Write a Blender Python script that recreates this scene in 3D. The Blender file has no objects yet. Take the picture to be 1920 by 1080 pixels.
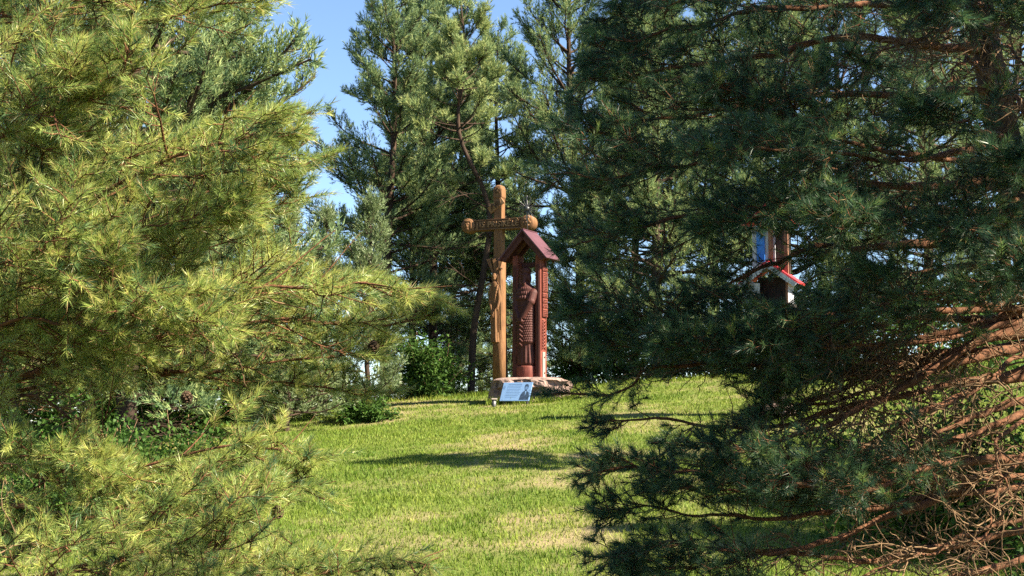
import bpy, bmesh, math, random
import numpy as np
from mathutils import Vector, Matrix, noise as mnoise

# ------------------------------------------------------------------ camera, sky, sun, exposure
scene = bpy.context.scene
COL = scene.collection
FPX = 1920 * 50.0 / 36.0                       # focal length in photo pixels
PITCH = math.atan(260 / FPX)
CAM = np.array([0.0, 0.0, 1.6])
cam_d = bpy.data.cameras.new('camera'); cam_d.lens = 50; cam_d.sensor_width = 36; cam_d.clip_end = 5000
cam = bpy.data.objects.new('camera', cam_d); COL.objects.link(cam)
cam.location = CAM; cam.rotation_euler = (math.pi / 2 + PITCH, 0, 0)
scene.camera = cam

SUN_EL = math.radians(41); SUN_AZ = math.radians(111)     # azimuth from +Y towards +X
SUN = Vector((math.cos(SUN_EL) * math.sin(SUN_AZ), math.cos(SUN_EL) * math.cos(SUN_AZ), math.sin(SUN_EL)))
world = bpy.data.worlds.new('World'); scene.world = world; world.use_nodes = True
wn = world.node_tree.nodes; wl = world.node_tree.links
sky = wn.new('ShaderNodeTexSky'); sky.sky_type = 'NISHITA'; sky.sun_disc = False
sky.sun_elevation = SUN_EL; sky.sun_rotation = SUN_AZ
sky.altitude = 150; sky.air_density = 0.8; sky.dust_density = 0.2; sky.ozone_density = 3.0
wl.new(sky.outputs[0], wn['Background'].inputs[0]); wn['Background'].inputs[1].default_value = 0.066
sun_d = bpy.data.lights.new('sun', 'SUN'); sun_d.energy = 5.0; sun_d.angle = math.radians(0.5); sun_d.color = (1.0, 0.89, 0.70)
sun_o = bpy.data.objects.new('sun', sun_d); COL.objects.link(sun_o)
sun_o.rotation_euler = (-SUN).to_track_quat('-Z', 'Y').to_euler(); sun_o.location = SUN * 60
scene.view_settings.view_transform = 'Standard'; scene.view_settings.look = 'None'
scene.view_settings.exposure = 2.03; scene.view_settings.gamma = 1.0
scene.view_settings.use_curve_mapping = False
scene.cycles.use_denoising = False
scene.cycles.max_bounces = 6; scene.cycles.diffuse_bounces = 3; scene.cycles.transmission_bounces = 3
scene.cycles.glossy_bounces = 2; scene.cycles.transparent_max_bounces = 4

FWD = np.array([0, math.cos(PITCH), math.sin(PITCH)]); UPV = np.array([0, -math.sin(PITCH), math.cos(PITCH)]); RGT = np.array([1.0, 0, 0])
def W(px, py, d):                              # a sight line of the photograph followed for d metres
    return CAM + d * (FWD + RGT * (px - 960) / FPX + UPV * (540 - py) / FPX)
def project(P):
    q = np.asarray(P) - CAM; d = q @ FWD
    return 960 + FPX * (q @ RGT) / d, 540 - FPX * (q @ UPV) / d

# ------------------------------------------------------------------ materials
MATS = {}
class NT:
    def __init__(s, name):
        s.m = bpy.data.materials.new(name); s.m.use_nodes = True; MATS[name] = s.m
        s.t = s.m.node_tree; s.b = s.t.nodes['Principled BSDF']; s.out = s.t.nodes['Material Output']
    def n(s, typ, **kw):
        x = s.t.nodes.new(typ)
        for k, v in kw.items(): setattr(x, k, v)
        return x
    def l(s, a, b): s.t.links.new(a, b)
    def set(s, **kw):
        for k, v in kw.items(): s.b.inputs[k.replace('_', ' ')].default_value = v
    def coord(s): return s.n('ShaderNodeTexCoord').outputs['Object']
    def noise(s, scale, detail=4, rough=.55, co=None, stretch=None):
        t = s.n('ShaderNodeTexNoise'); t.inputs['Scale'].default_value = scale
        t.inputs['Detail'].default_value = detail; t.inputs['Roughness'].default_value = rough
        co = co or s.coord()
        if stretch:
            mp = s.n('ShaderNodeMapping'); mp.inputs['Scale'].default_value = stretch; s.l(co, mp.inputs[0]); co = mp.outputs[0]
        s.l(co, t.inputs['Vector']); return t.outputs['Fac']
    def ramp(s, fac, stops):
        r = s.n('ShaderNodeValToRGB'); e = r.color_ramp.elements
        while len(e) < len(stops): e.new(.5)
        for k, (p, c) in enumerate(stops): e[k].position = p; e[k].color = (*c, 1)
        s.l(fac, r.inputs[0]); return r.outputs[0]
    def bump(s, h, strength=.5, dist=.01):
        b = s.n('ShaderNodeBump'); b.inputs['Strength'].default_value = strength; b.inputs['Distance'].default_value = dist
        s.l(h, b.inputs['Height']); s.l(b.outputs[0], s.b.inputs['Normal'])
def noise_mat(name, stops, scale, rough=.7, bump=.4, dist=.008, stretch=None, spec=.3, metal=0, detail=6):
    m = NT(name); f = m.noise(scale, detail, .6, stretch=stretch); m.l(m.ramp(f, stops), m.b.inputs['Base Color'])
    m.set(Roughness=rough, Metallic=metal); m.b.inputs['Specular IOR Level'].default_value = spec
    if bump: m.bump(m.noise(scale * 2.3, detail, .65, stretch=stretch), bump, dist)
    return m.m
def leaf_mat(name, stops, trans=.4, rough=.42, spec=.5):
    m = NT(name); a = m.n('ShaderNodeAttribute', attribute_name='tint')
    c = m.ramp(a.outputs['Fac'], stops); m.l(c, m.b.inputs['Base Color'])
    m.set(Roughness=rough); m.b.inputs['Specular IOR Level'].default_value = spec
    tr = m.n('ShaderNodeBsdfTranslucent'); m.l(c, tr.inputs[0])
    mx = m.n('ShaderNodeMixShader'); mx.inputs[0].default_value = trans
    m.l(m.b.outputs[0], mx.inputs[1]); m.l(tr.outputs[0], mx.inputs[2]); m.l(mx.outputs[0], m.out.inputs[0])
    return m.m
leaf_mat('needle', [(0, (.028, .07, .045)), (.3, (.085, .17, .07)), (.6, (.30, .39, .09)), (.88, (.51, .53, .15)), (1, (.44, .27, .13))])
leaf_mat('needle_far', [(0, (.05, .105, .065)), (.45, (.17, .25, .11)), (.8, (.35, .40, .15)), (1, (.35, .33, .15))], trans=.3, rough=.6, spec=.2)
leaf_mat('needle_young', [(0, (.12, .18, .085)), (.5, (.19, .25, .11)), (1, (.27, .31, .13))], trans=.25)
leaf_mat('broad_leaf', [(0, (.022, .055, .012)), (.5, (.045, .10, .017)), (1, (.095, .165, .03))], trans=.3, rough=.6, spec=.15)
leaf_mat('grass_blade', [(0, (.075, .14, .013)), (.35, (.15, .215, .025)), (.65, (.235, .27, .045)), (.85, (.30, .275, .10)), (1, (.36, .28, .16))], trans=.3, rough=.6, spec=.2)
noise_mat('bark_limb', [(.25, (.05, .027, .018)), (.42, (.105, .05, .028)), (.55, (.155, .07, .037)), (.75, (.225, .108, .055))], 30, bump=.9, dist=.012, rough=.85, spec=.15)
noise_mat('bark_trunk', [(.25, (.05, .032, .025)), (.5, (.15, .08, .05)), (.75, (.28, .15, .085))], 9, bump=1, dist=.03, rough=.9, spec=.1, stretch=(1, 1, .35))
noise_mat('bark_dark', [(.3, (.03, .022, .018)), (.7, (.085, .055, .04))], 9, bump=1, dist=.02, rough=.9, spec=.1, stretch=(1, 1, .3))
noise_mat('bark_orange', [(.3, (.26, .115, .055)), (.7, (.44, .23, .12))], 9, bump=.6, dist=.01, rough=.8, spec=.15, stretch=(1, 1, .4))
noise_mat('twig', [(.3, (.15, .085, .05)), (.7, (.30, .19, .11))], 30, bump=0, rough=.85, spec=.15)
noise_mat('twig_dead', [(.3, (.10, .062, .036)), (.7, (.24, .155, .085))], 30, bump=0, rough=.85, spec=.15)
noise_mat('cone_scale', [(.3, (.03, .018, .012)), (.7, (.10, .06, .035))], 60, bump=.5, rough=.8)
noise_mat('oak_carved', [(.22, (.07, .036, .02)), (.45, (.17, .084, .04)), (.62, (.23, .118, .053)), (.8, (.29, .165, .085))], 5, bump=.8, dist=.012, rough=.75, stretch=(6, 6, .8), spec=.2)
noise_mat('oak_weathered', [(.25, (.085, .042, .022)), (.5, (.17, .088, .046)), (.78, (.26, .145, .08))], 5, bump=.8, dist=.012, rough=.8, stretch=(.8, 6, 6), spec=.2)
noise_mat('oak_letter', [(.3, (.22, .115, .055)), (.7, (.34, .20, .10))], 12, bump=.3, rough=.8)
noise_mat('oak_groove', [(.3, (.06, .032, .016)), (.7, (.13, .07, .035))], 12, bump=.3, rough=.9)
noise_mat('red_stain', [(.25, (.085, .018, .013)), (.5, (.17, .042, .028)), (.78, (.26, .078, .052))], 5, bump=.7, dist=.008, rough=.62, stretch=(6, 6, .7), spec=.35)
noise_mat('red_stain_dark_shade', [(.25, (.04, .012, .010)), (.75, (.10, .03, .023))], 6, bump=.7, dist=.008, rough=.65, stretch=(6, 6, .7), spec=.3)  # dark stain that also puts shade into the colour of front parts
noise_mat('roof_sheet', [(.3, (.085, .036, .050)), (.7, (.12, .052, .07))], 3, bump=.15, dist=.004, rough=.42, spec=.5)
noise_mat('steel_dark', [(.3, (.08, .08, .085)), (.7, (.17, .165, .165))], 20, bump=.2, rough=.5, metal=.6)
noise_mat('steel_pale', [(.3, (.26, .22, .19)), (.7, (.36, .31, .27))], 9, bump=.2, rough=.6, metal=.1)
noise_mat('bolt', [(.3, (.04, .035, .03)), (.7, (.08, .07, .06))], 20, bump=0, rough=.6)
noise_mat('granite', [(.22, (.08, .06, .055)), (.42, (.20, .14, .12)), (.58, (.30, .205, .175)), (.8, (.40, .30, .26))], 7, bump=1, dist=.03, rough=.88, spec=.2, detail=10)
noise_mat('sign_face', [(.3, (.16, .28, .50)), (.7, (.20, .33, .56))], 2, bump=0, rough=.25, spec=.5)  # blue base colour carries the sky's reflection on a pale board
noise_mat('sign_ink', [(.3, (.02, .035, .07)), (.7, (.05, .08, .13))], 14, bump=0, rough=.4)
noise_mat('sign_text', [(.3, (.10, .18, .34)), (.7, (.12, .21, .38))], 14, bump=0, rough=.4)
noise_mat('white_paint', [(.25, (.24, .25, .28)), (.7, (.48, .49, .52))], 8, bump=.4, rough=.7, stretch=(5, 5, .8))
noise_mat('blue_paint', [(.3, (.02, .13, .50)), (.7, (.04, .22, .66))], 8, bump=.3, rough=.5)
noise_mat('red_paint', [(.3, (.50, .03, .04)), (.7, (.68, .065, .075))], 6, bump=.3, rough=.5)
noise_mat('brown_wood', [(.3, (.09, .04, .025)), (.7, (.25, .12, .07))], 7, bump=.6, rough=.8, stretch=(5, 5, .7))
noise_mat('dark_wood', [(.3, (.02, .016, .014)), (.7, (.07, .05, .04))], 7, bump=.6, rough=.85, stretch=(5, 5, .7))

# ------------------------------------------------------------------ object helpers
def tag(o, label=None, cat=None, group=None, kind=None):
    if label: o['label'] = label
    if cat: o['category'] = cat
    if group: o['group'] = group
    if kind: o['kind'] = kind
    return o
def thing(name, label, cat, loc, rotz=0, group=None):
    o = bpy.data.objects.new(name, None); COL.objects.link(o); o.empty_display_size = .2
    o.location = [float(v) for v in loc]; o.rotation_euler = (0, 0, rotz)
    return tag(o, label, cat, group)
def link(name, me, mat, parent=None, loc=None):
    o = bpy.data.objects.new(name, me); COL.objects.link(o)
    if mat: me.materials.clear(); me.materials.append(MATS[mat])
    if parent: o.parent = parent
    if loc is not None: o.location = loc
    return o
def mesh_np(name, V, F, attr=None, smooth=False):
    V = np.ascontiguousarray(V, dtype=np.float32); F = np.ascontiguousarray(F, dtype=np.int32)
    me = bpy.data.meshes.new(name); k = F.shape[1]; n = len(F)
    me.vertices.add(len(V)); me.vertices.foreach_set('co', V.ravel())
    me.loops.add(n * k); me.loops.foreach_set('vertex_index', F.ravel())
    me.polygons.add(n); me.polygons.foreach_set('loop_start', np.arange(0, n * k, k, dtype=np.int32))
    if smooth: me.polygons.foreach_set('use_smooth', np.ones(n, dtype=bool))
    me.update(calc_edges=True)
    if attr is not None:
        a = me.attributes.new('tint', 'FLOAT', 'POINT'); a.data.foreach_set('value', np.ascontiguousarray(attr, dtype=np.float32))
    return me
def bm_obj(name, bm, mat, parent=None, smooth=False, bevel=0):
    if bevel:
        bmesh.ops.bevel(bm, geom=[e for e in bm.edges if e.calc_face_angle(0) > .6], offset=bevel, segments=2, profile=.6, affect='EDGES')
    bmesh.ops.recalc_face_normals(bm, faces=bm.faces[:])
    me = bpy.data.meshes.new(name); bm.to_mesh(me); bm.free()
    if smooth: me.polygons.foreach_set('use_smooth', np.ones(len(me.polygons), dtype=bool))
    return link(name, me, mat, parent)
def box(bm, lo, hi, mat=None):
    c = [(a + b) / 2 for a, b in zip(lo, hi)]; s = [b - a for a, b in zip(lo, hi)]
    M = Matrix.Translation(c) @ Matrix.Diagonal((*s, 1))
    if mat is not None: M = mat @ M
    return bmesh.ops.create_cube(bm, size=1, matrix=M)['verts']
def prism(bm, poly, y0, y1):                   # outline in x,z pushed along y
    a = [bm.verts.new((x, y0, z)) for x, z in poly]; b = [bm.verts.new((x, y1, z)) for x, z in poly]
    n = len(poly); bm.faces.new(a[::-1]); bm.faces.new(b)
    for i in range(n): bm.faces.new((a[i], a[(i + 1) % n], b[(i + 1) % n], b[i]))
def loft(bm, rings):
    R = [[bm.verts.new(p) for p in r] for r in rings]; n = len(R[0])
    for a, b in zip(R, R[1:]):
        for i in range(n): bm.faces.new((a[i], a[(i + 1) % n], b[(i + 1) % n], b[i]))
    bm.faces.new(R[0][::-1]); bm.faces.new(R[-1])
def bar(bm, p, q, r0, r1=None, n=8):
    r1 = r0 if r1 is None else r1; p, q = Vector(p), Vector(q); d = (q - p).normalized()
    a = d.orthogonal().normalized(); b = d.cross(a)
    loft(bm, [[c + (a * math.cos(t) + b * math.sin(t)) * r for t in [2 * math.pi * i / n for i in range(n)]] for c, r in ((p, r0), (q, r1))])
def blob(bm, c, s, seg=10):
    bmesh.ops.create_uvsphere(bm, u_segments=seg, v_segments=max(6, seg * 2 // 3), radius=1, matrix=Matrix.Translation(c) @ Matrix.Diagonal((*s, 1)))
def remeshed(name, bm, mat, parent, voxel, smooth=True):     # fuse overlapping pieces into one continuous surface
    me = bpy.data.meshes.new(name); bmesh.ops.recalc_face_normals(bm, faces=bm.faces[:]); bm.to_mesh(me); bm.free()
    o = bpy.data.objects.new('tmp', me); COL.objects.link(o)
    md = o.modifiers.new('r', 'REMESH'); md.mode = 'VOXEL'; md.voxel_size = voxel; md.use_smooth_shade = smooth
    sm = o.modifiers.new('s', 'SMOOTH'); sm.factor = .5; sm.iterations = 2
    new = bpy.data.meshes.new_from_object(o.evaluated_get(bpy.context.evaluated_depsgraph_get()))
    bpy.data.objects.remove(o); bpy.data.meshes.remove(me); new.name = name
    return link(name, new, mat, parent)
def letter(ch, size, depth, mat, parent, M):
    cu = bpy.data.curves.new('letter', 'FONT'); cu.body = ch; cu.size = size; cu.extrude = depth; cu.align_x = 'CENTER'; cu.align_y = 'CENTER'
    cu.resolution_u = 4; cu.offset = size * .018
    o = bpy.data.objects.new('tmp', cu); COL.objects.link(o)
    me = bpy.data.meshes.new_from_object(o.evaluated_get(bpy.context.evaluated_depsgraph_get()))
    bpy.data.objects.remove(o); bpy.data.curves.remove(cu); me.transform(M)
    return link('letter', me, mat, parent)

# ------------------------------------------------------------------ terrain
def hash2(ix, iy, seed):
    h = (ix.astype(np.int64) * 374761393 + iy.astype(np.int64) * 668265263 + seed * 144269504) & 0xffffffff
    h = ((h ^ (h >> 13)) * 1274126177) & 0xffffffff
    return ((h ^ (h >> 16)) & 0xffff) / 65535.0
def vnoise(x, y, seed=0, octaves=4):
    x = np.asarray(x, float); y = np.asarray(y, float); out = np.zeros(np.broadcast(x, y).shape); amp, tot = 1.0, 0
    for o in range(octaves):
        ix, iy = np.floor(x), np.floor(y); fx, fy = x - ix, y - iy; fx = fx * fx * (3 - 2 * fx); fy = fy * fy * (3 - 2 * fy)
        a, b = hash2(ix, iy, seed + o), hash2(ix + 1, iy, seed + o); c, d = hash2(ix, iy + 1, seed + o), hash2(ix + 1, iy + 1, seed + o)
        out += amp * ((a * (1 - fx) + b * fx) * (1 - fy) + (c * (1 - fx) + d * fx) * fy); tot += amp
        amp *= .55; x = x * 2.03 + 7.1; y = y * 2.03 + 3.7
    return out / tot
KY = np.array([-400, -20, 0, 6, 10, 13, 17, 21, 25, 29, 31.5, 33, 35, 38, 45, 60, 100, 300, 2000.])
KZ = np.array([-1, -.2, 0, .03, .12, .28, .66, 1.10, 1.55, 1.98, 2.33, 2.43, 2.38, 2.1, 1.1, -1.2, -4.5, -9, -14])
def ground(x, y):
    x = np.asarray(x, float); y = np.asarray(y, float)
    z = sum(np.interp(y + o, KY, KZ) for o in (-1.2, -.6, 0, .6, 1.2)) / 5
    ramp = np.clip((y - 9) / 20, 0, 1) * np.clip((80 - y) / 40, 0, 1)
    z = z + .068 * np.clip(x, -14, 14) * ramp
    near = np.clip((70 - np.abs(y - 20)) / 30, 0, 1)
    return z + ((vnoise(x * .35, y * .35, 5, 2) - .5) * .16 + (vnoise(x * 1.6, y * 1.6, 9, 2) - .5) * .05) * near
def dryness(x, y):                              # bare and straw-coloured patches of the lawn
    p = vnoise(x * .42, y * .75, 21, 4) * .62 + vnoise(x * 2.2, y * 2.6, 33, 3) * .38
    return np.clip((p - .46) / .36, 0, 1)
def axis(lo, hi, dlo, dhi, step, grow=1.35):
    a = list(np.arange(dlo, dhi + 1e-6, step)); s = step
    while a[-1] < hi: s *= grow; a.append(a[-1] + s)
    s = step
    while a[0] > lo: s *= grow; a.insert(0, a[0] - s)
    return np.array(a)
gx = axis(-2000, 2000, -14, 14, .22); gy = axis(-400, 2000, 2, 40, .22)
X, Y = np.meshgrid(gx, gy); nx, ny = len(gx), len(gy)
gv = np.stack([X.ravel(), Y.ravel(), ground(X, Y).ravel()], 1)
ii = (np.arange(ny - 1)[:, None] * nx + np.arange(nx - 1)[None, :]).ravel()
me = mesh_np('lawn', gv, np.stack([ii, ii + 1, ii + nx + 1, ii + nx], 1), dryness(X, Y).ravel(), True)
m = NT('lawn_soil'); a = m.n('ShaderNodeAttribute', attribute_name='tint')
c1 = m.ramp(m.noise(14, 6, .7), [(.3, (.05, .08, .014)), (.55, (.12, .155, .03)), (.75, (.18, .19, .05))])
c2 = m.ramp(m.noise(18, 6, .7), [(.3, (.15, .105, .06)), (.55, (.33, .25, .15)), (.75, (.42, .33, .21))])
mx = m.n('ShaderNodeMix', data_type='RGBA'); m.l(a.outputs['Fac'], mx.inputs[0]); m.l(c1, mx.inputs[6]); m.l(c2, mx.inputs[7])
m.l(mx.outputs[2], m.b.inputs['Base Color']); m.set(Roughness=.95); m.b.inputs['Specular IOR Level'].default_value = .1
m.bump(m.noise(40, 6, .7), .8, .03)
tag(link('lawn', me, 'lawn_soil'), 'grassy slope with dry patches rising to the monument', 'lawn', kind='structure')

# ------------------------------------------------------------------ plant building blocks
def unit(v): return v / np.maximum(np.linalg.norm(v, axis=-1, keepdims=True), 1e-9)
def frame(D):
    ref = np.where(np.abs(D[..., 2:3]) > .9, np.array([1.0, 0, 0]), np.array([0, 0, 1.0]))
    a = unit(np.cross(D, ref)); return a, np.cross(D, a)
def tubes(P, R, sides):                         # P: N,K,3 paths, R: N,K radii
    P = np.asarray(P, float); N, K, _ = P.shape
    T = unit(np.gradient(P, axis=1)); A, B = frame(T)
    ang = np.arange(sides) * 2 * math.pi / sides
    ring = P[:, :, None] + R[:, :, None, None] * (A[:, :, None] * np.cos(ang)[:, None] + B[:, :, None] * np.sin(ang)[:, None])
    V = ring.reshape(-1, 3)
    n = np.arange(N)[:, None, None] * K * sides; k = np.arange(K - 1)[None, :, None] * sides; s = np.arange(sides)[None, None, :]; s2 = (s + 1) % sides
    F = np.stack([n + k + s, n + k + s2, n + k + sides + s2, n + k + sides + s], -1).reshape(-1, 4)
    return V, F
def join(parts):
    Vs, Fs, o = [], [], 0
    for V, F in parts:
        if len(V): Vs.append(V); Fs.append(F + o); o += len(V)
    return np.concatenate(Vs), np.concatenate(Fs)
def needles(P, D, L, n, nl, w, rng, tint, a0=58, a1=26, brown=.0):
    """n needles round each shoot (start P, direction D, length L); each needle is a slim pointed blade."""
    N = len(P); A, B = frame(D)
    t = rng.random((N, n)) ** .8; ph = rng.random((N, n)) * 2 * math.pi
    ang = np.radians(a0 + (a1 - a0) * t + rng.normal(0, 9, (N, n)))
    rad = A[:, None] * np.cos(ph)[..., None] + B[:, None] * np.sin(ph)[..., None]
    d = D[:, None] * np.cos(ang)[..., None] + rad * np.sin(ang)[..., None]
    d[..., 2] += .06; d = unit(d)
    base = P[:, None] + D[:, None] * (t * L[:, None])[..., None]
    ln = nl * rng.uniform(.75, 1.2, (N, n)) * rng.uniform(.8, 1.15, (N, 1))
    side = unit(np.cross(d, rng.normal(0, 1, (N, n, 3)))) * (w / 2)
    V = np.stack([base - side, base + side, base + d * ln[..., None]], 2).reshape(-1, 3)
    F = np.arange(N * n * 3).reshape(-1, 3)
    tt = np.clip(tint[:, None] + rng.normal(0, .09, (N, n)), 0, .86)
    if brown: tt = np.where(rng.random((N, n)) < brown, .97, tt)
    return V, F, np.repeat(tt.ravel(), 3)
def catmull(c, K, rng=None, jit=0):
    c = np.asarray(c, float); c = np.vstack([2 * c[0] - c[1], c, 2 * c[-1] - c[-2]]); n = len(c) - 3
    u = np.linspace(0, n - 1e-6, K); i = u.astype(int); f = (u - i)[:, None]
    p0, p1, p2, p3 = c[i], c[i + 1], c[i + 2], c[i + 3]
    q = .5 * (2 * p1 + (p2 - p0) * f + (2 * p0 - 5 * p1 + 4 * p2 - p3) * f ** 2 + (3 * p1 - p0 - 3 * p2 + p3) * f ** 3)
    if rng is not None and jit:
        j = rng.normal(0, jit, (K, 3)); j[0] = 0
        j = (j + np.roll(j, 1, 0) + np.roll(j, -1, 0)) / 3; j[0] = 0; q = q + j
    return q
def grow(start, d0, length, K, rng, bend, up=0.0, jit=.12):
    """N curved paths: start N,3; d0 N,3; length N"""
    N = len(start); P = np.zeros((N, K, 3)); P[:, 0] = start; d = d0.copy()
    for k in range(1, K):
        d = unit(d + rng.normal(0, jit, (N, 3)) + np.array([0, 0, up]) + bend)
        P[:, k] = P[:, k - 1] + d * (length / (K - 1))[:, None]
    return P
def at(P, t):                                   # point and tangent on paths P (N,K,3) at t (N)
    K = P.shape[1]; u = np.clip(t, 0, 1) * (K - 1 - 1e-6); i = u.astype(int); f = (u - i)[:, None]; r = np.arange(len(P))
    a, b = P[r, i], P[r, i + 1]; return a * (1 - f) + b * f, unit(b - a)

def bough(ctrl, r0, root, rng, bare=.12, l2=.5, step=.085, n_need=80, nl=.056, tint=.5, brown=.05, up=.05, keep=None, flat=.5, w=.0026, dead=.35, bark='bark_limb'):
    """One limb of a near pine: limb, side branches and twigs as one part, its needles as a sub-part."""
    base = np.array(root.location)
    path = catmull(ctrl, 30, rng, .018); seg = np.linalg.norm(np.diff(path, axis=0), axis=1); LEN = seg.sum()
    t = np.concatenate([[0], np.cumsum(seg)]) / LEN
    rad = r0 * (1 - .86 * t ** .8) * (1 + .12 * rng.normal(0, 1, 30)).clip(.75, 1.3)
    woods = [tubes(path[None], rad[None], 8)]; deads = []
    # side branches
    n2 = int(LEN / step); t2 = np.sort(rng.uniform(.08, 1, n2)) ** .9
    s, T = at(np.repeat(path[None], n2, 0), t2)
    lat = unit(np.cross(T, np.array([0, 0, 1.0]))); sgn = np.where(np.arange(n2) % 2, 1, -1)[:, None]
    roll = rng.normal(0, flat, n2)[:, None]; ver = np.cross(lat, T)
    sd = lat * sgn * np.cos(roll) + ver * np.sin(roll) * np.where(rng.random((n2, 1)) < .5, 1, -1)
    a = np.radians(rng.uniform(32, 68, n2))[:, None]
    d2 = unit(T * np.cos(a) + sd * np.sin(a))
    len2 = l2 * (.28 + .95 * (1 - t2) ** .6 * np.minimum(1, .5 + t2 * 1.4)) * rng.uniform(.55, 1.2, n2)
    isbare = t2 < bare
    live = (~isbare) & (rng.random(n2) > .04)
    shP, shD, shL = [], [], []
    def twigs(P2, ln, tt, alive):
        N = len(P2)
        if not N: return
        woods_ = woods if alive else deads
        r2 = np.clip(ln * .0105, .003, .011) * (1 if alive else 1.25)
        woods_.append(tubes(P2, r2[:, None] * np.linspace(1, .4, P2.shape[1])[None], 4))
        m_ = max(3, int(np.mean(ln) / (.042 if alive else .17)))
        for k in range(m_):
            s3 = np.clip((.40 + .60 * (k + rng.random(N)) / m_), 0, .99)
            if not alive: s3 = rng.uniform(.1, .95, N)
            p3, T3 = at(P2, s3); A, B = frame(T3)
            ph = (k % 2) * math.pi + rng.normal(0, .7, N)
            sd3 = A * np.cos(ph)[:, None] + B * np.sin(ph)[:, None]
            a3 = np.radians(rng.uniform(30, 60, N) if alive else rng.uniform(30, 85, N))[:, None]
            d3 = unit(T3 * np.cos(a3) + sd3 * np.sin(a3))
            l3 = (rng.uniform(.08, .19, N) if alive else rng.uniform(.08, .34, N)) * np.clip(ln / .4, .6, 1.15)
            P3 = grow(p3, d3, l3, 3 if alive else 6, rng, 0, up if alive else 0, .1 if alive else .27)
            if keep is not None:
                kk = keep(P3[:, -1]); P3, l3 = P3[kk], l3[kk]
            if not len(P3): continue
            woods_.append(tubes(P3, np.full((len(P3), 1), .0032 if alive else .0042) * np.linspace(1, .5 if alive else .3, P3.shape[1])[None], 3))
            if alive:
                v = (P3[:, -1] - P3[:, 0]) * .75; shP.append(P3[:, 0] * .75 + P3[:, -1] * .25); shD.append(unit(v)); shL.append(np.linalg.norm(v, axis=1))
        if alive:                                # leading shoot of every side branch
            p, T3 = at(P2, np.full(N, .80)); v = P2[:, -1] - p
            ok = keep(P2[:, -1]) if keep is not None else np.ones(N, bool)
            shP.append(p[ok]); shD.append(unit(v)[ok]); shL.append(np.linalg.norm(v, axis=1)[ok])
    i = np.where(live)[0]
    P2 = grow(s[i], d2[i], len2[i], 7, rng, T[i] * .05, up, .09)
    if keep is not None:
        kk = keep(P2[:, -1]) | (rng.random(len(P2)) < .12); P2 = P2[kk]; i = i[kk]
    twigs(P2, len2[i], t2[i], True)
    i = np.where(isbare | ((rng.random(n2) < dead * .3) & (t2 < .55)))[0]
    if len(i):
        Pd = grow(s[i], d2[i], len2[i] * rng.uniform(.5, 1.1, len(i)), 9, rng, 0, -.03, .28)
        if keep is not None: Pd_ok = keep(Pd[:, -1]) | (rng.random(len(Pd)) < .5); Pd = Pd[Pd_ok]; i = i[Pd_ok]
        twigs(Pd, len2[i], t2[i], False)
    nt = 34; tp, Tt = at(np.repeat(path[None], nt, 0), np.linspace(max(.35, bare), .985, nt)); A, B = frame(Tt); ph = rng.uniform(0, 6.28, nt)
    dd = unit(Tt * 1.3 + (A * np.cos(ph)[:, None] + B * np.sin(ph)[:, None]) * np.linspace(1.5, .2, nt)[:, None])
    if bare < .7: shP.append(tp); shD.append(dd); shL.append(np.full(nt, .12))
    V, F = join(woods)
    br = link('branch', mesh_np('branch', V - base, F, smooth=True), bark, root)
    if deads:
        V, F = join(deads); link('dead_twigs', mesh_np('dead_twigs', V - base, F, smooth=True), 'twig_dead', br)['kind'] = 'stuff'
    nsh = 0
    if shP:
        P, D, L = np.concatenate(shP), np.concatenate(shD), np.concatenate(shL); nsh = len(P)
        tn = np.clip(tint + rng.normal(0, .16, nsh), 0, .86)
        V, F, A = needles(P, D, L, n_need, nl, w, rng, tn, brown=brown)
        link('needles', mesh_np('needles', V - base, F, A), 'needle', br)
    return br, nsh
NSH = {}

def trunk_obj(root, path, rad, mat='bark_trunk', sides=14, rng=None):
    P = catmull(path, 28, rng, .012); t = np.linspace(0, 1, 28)
    r = np.interp(t, np.linspace(0, 1, len(rad)), rad)
    V, F = tubes(P[None], r[None], sides)
    return link('trunk', mesh_np('trunk', V - np.array(root.location), F, smooth=True), mat, root), P

# ------------------------------------------------------------------ monument: boulder, shrine, cross, sign
ST = W(998, 762, 29.6); st_z = W(998, 709, 30.0)[2]
bm = bmesh.new(); bmesh.ops.create_cube(bm, size=2); bmesh.ops.subdivide_edges(bm, edges=bm.edges[:], cuts=22, use_grid_fill=True)
for v in bm.verts:
    x, y, z = v.co; e = max(abs(x), abs(y))
    flare = 1 + .10 * (1 - z) * (1 if x < 0 else .05)
    rnd = 1 - .10 * (abs(x * y)) ** 3
    p = Vector((x * .80 * flare * rnd, y * .55 * rnd, (z + 1) / 2 * .95 - .30))
    edge = max(0, (abs(x) ** 8 + abs(y) ** 8)) * max(0, z) ** 6
    p.z -= .05 * min(edge, 1.2) + (.03 if x > .8 else 0) * max(0, z)
    n1 = mnoise.fractal(Vector((x * 1.7 + 3, y * 1.7, z * 1.4 + 1)), .8, 2, 5); n2 = mnoise.cell(Vector((x * 2.3, y * 2.1, z * 2.0 + 4)))
    k = .05 * n1 + .045 * (n2 - .3)
    if z > .98: p.z += .018 * n1 * (1 if e > .6 else .2)
    else: p.x += (x if abs(x) > .95 else 0) * k * 1.3; p.y += (y if abs(y) > .95 else 0) * k * 1.5
    v.co = p
stone = thing('boulder', 'pink granite boulder carrying the red carved shrine', 'boulder', (ST[0], 30.0, st_z - .645), math.radians(-6))
bm_obj('rock', bm, 'granite', stone)

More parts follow.
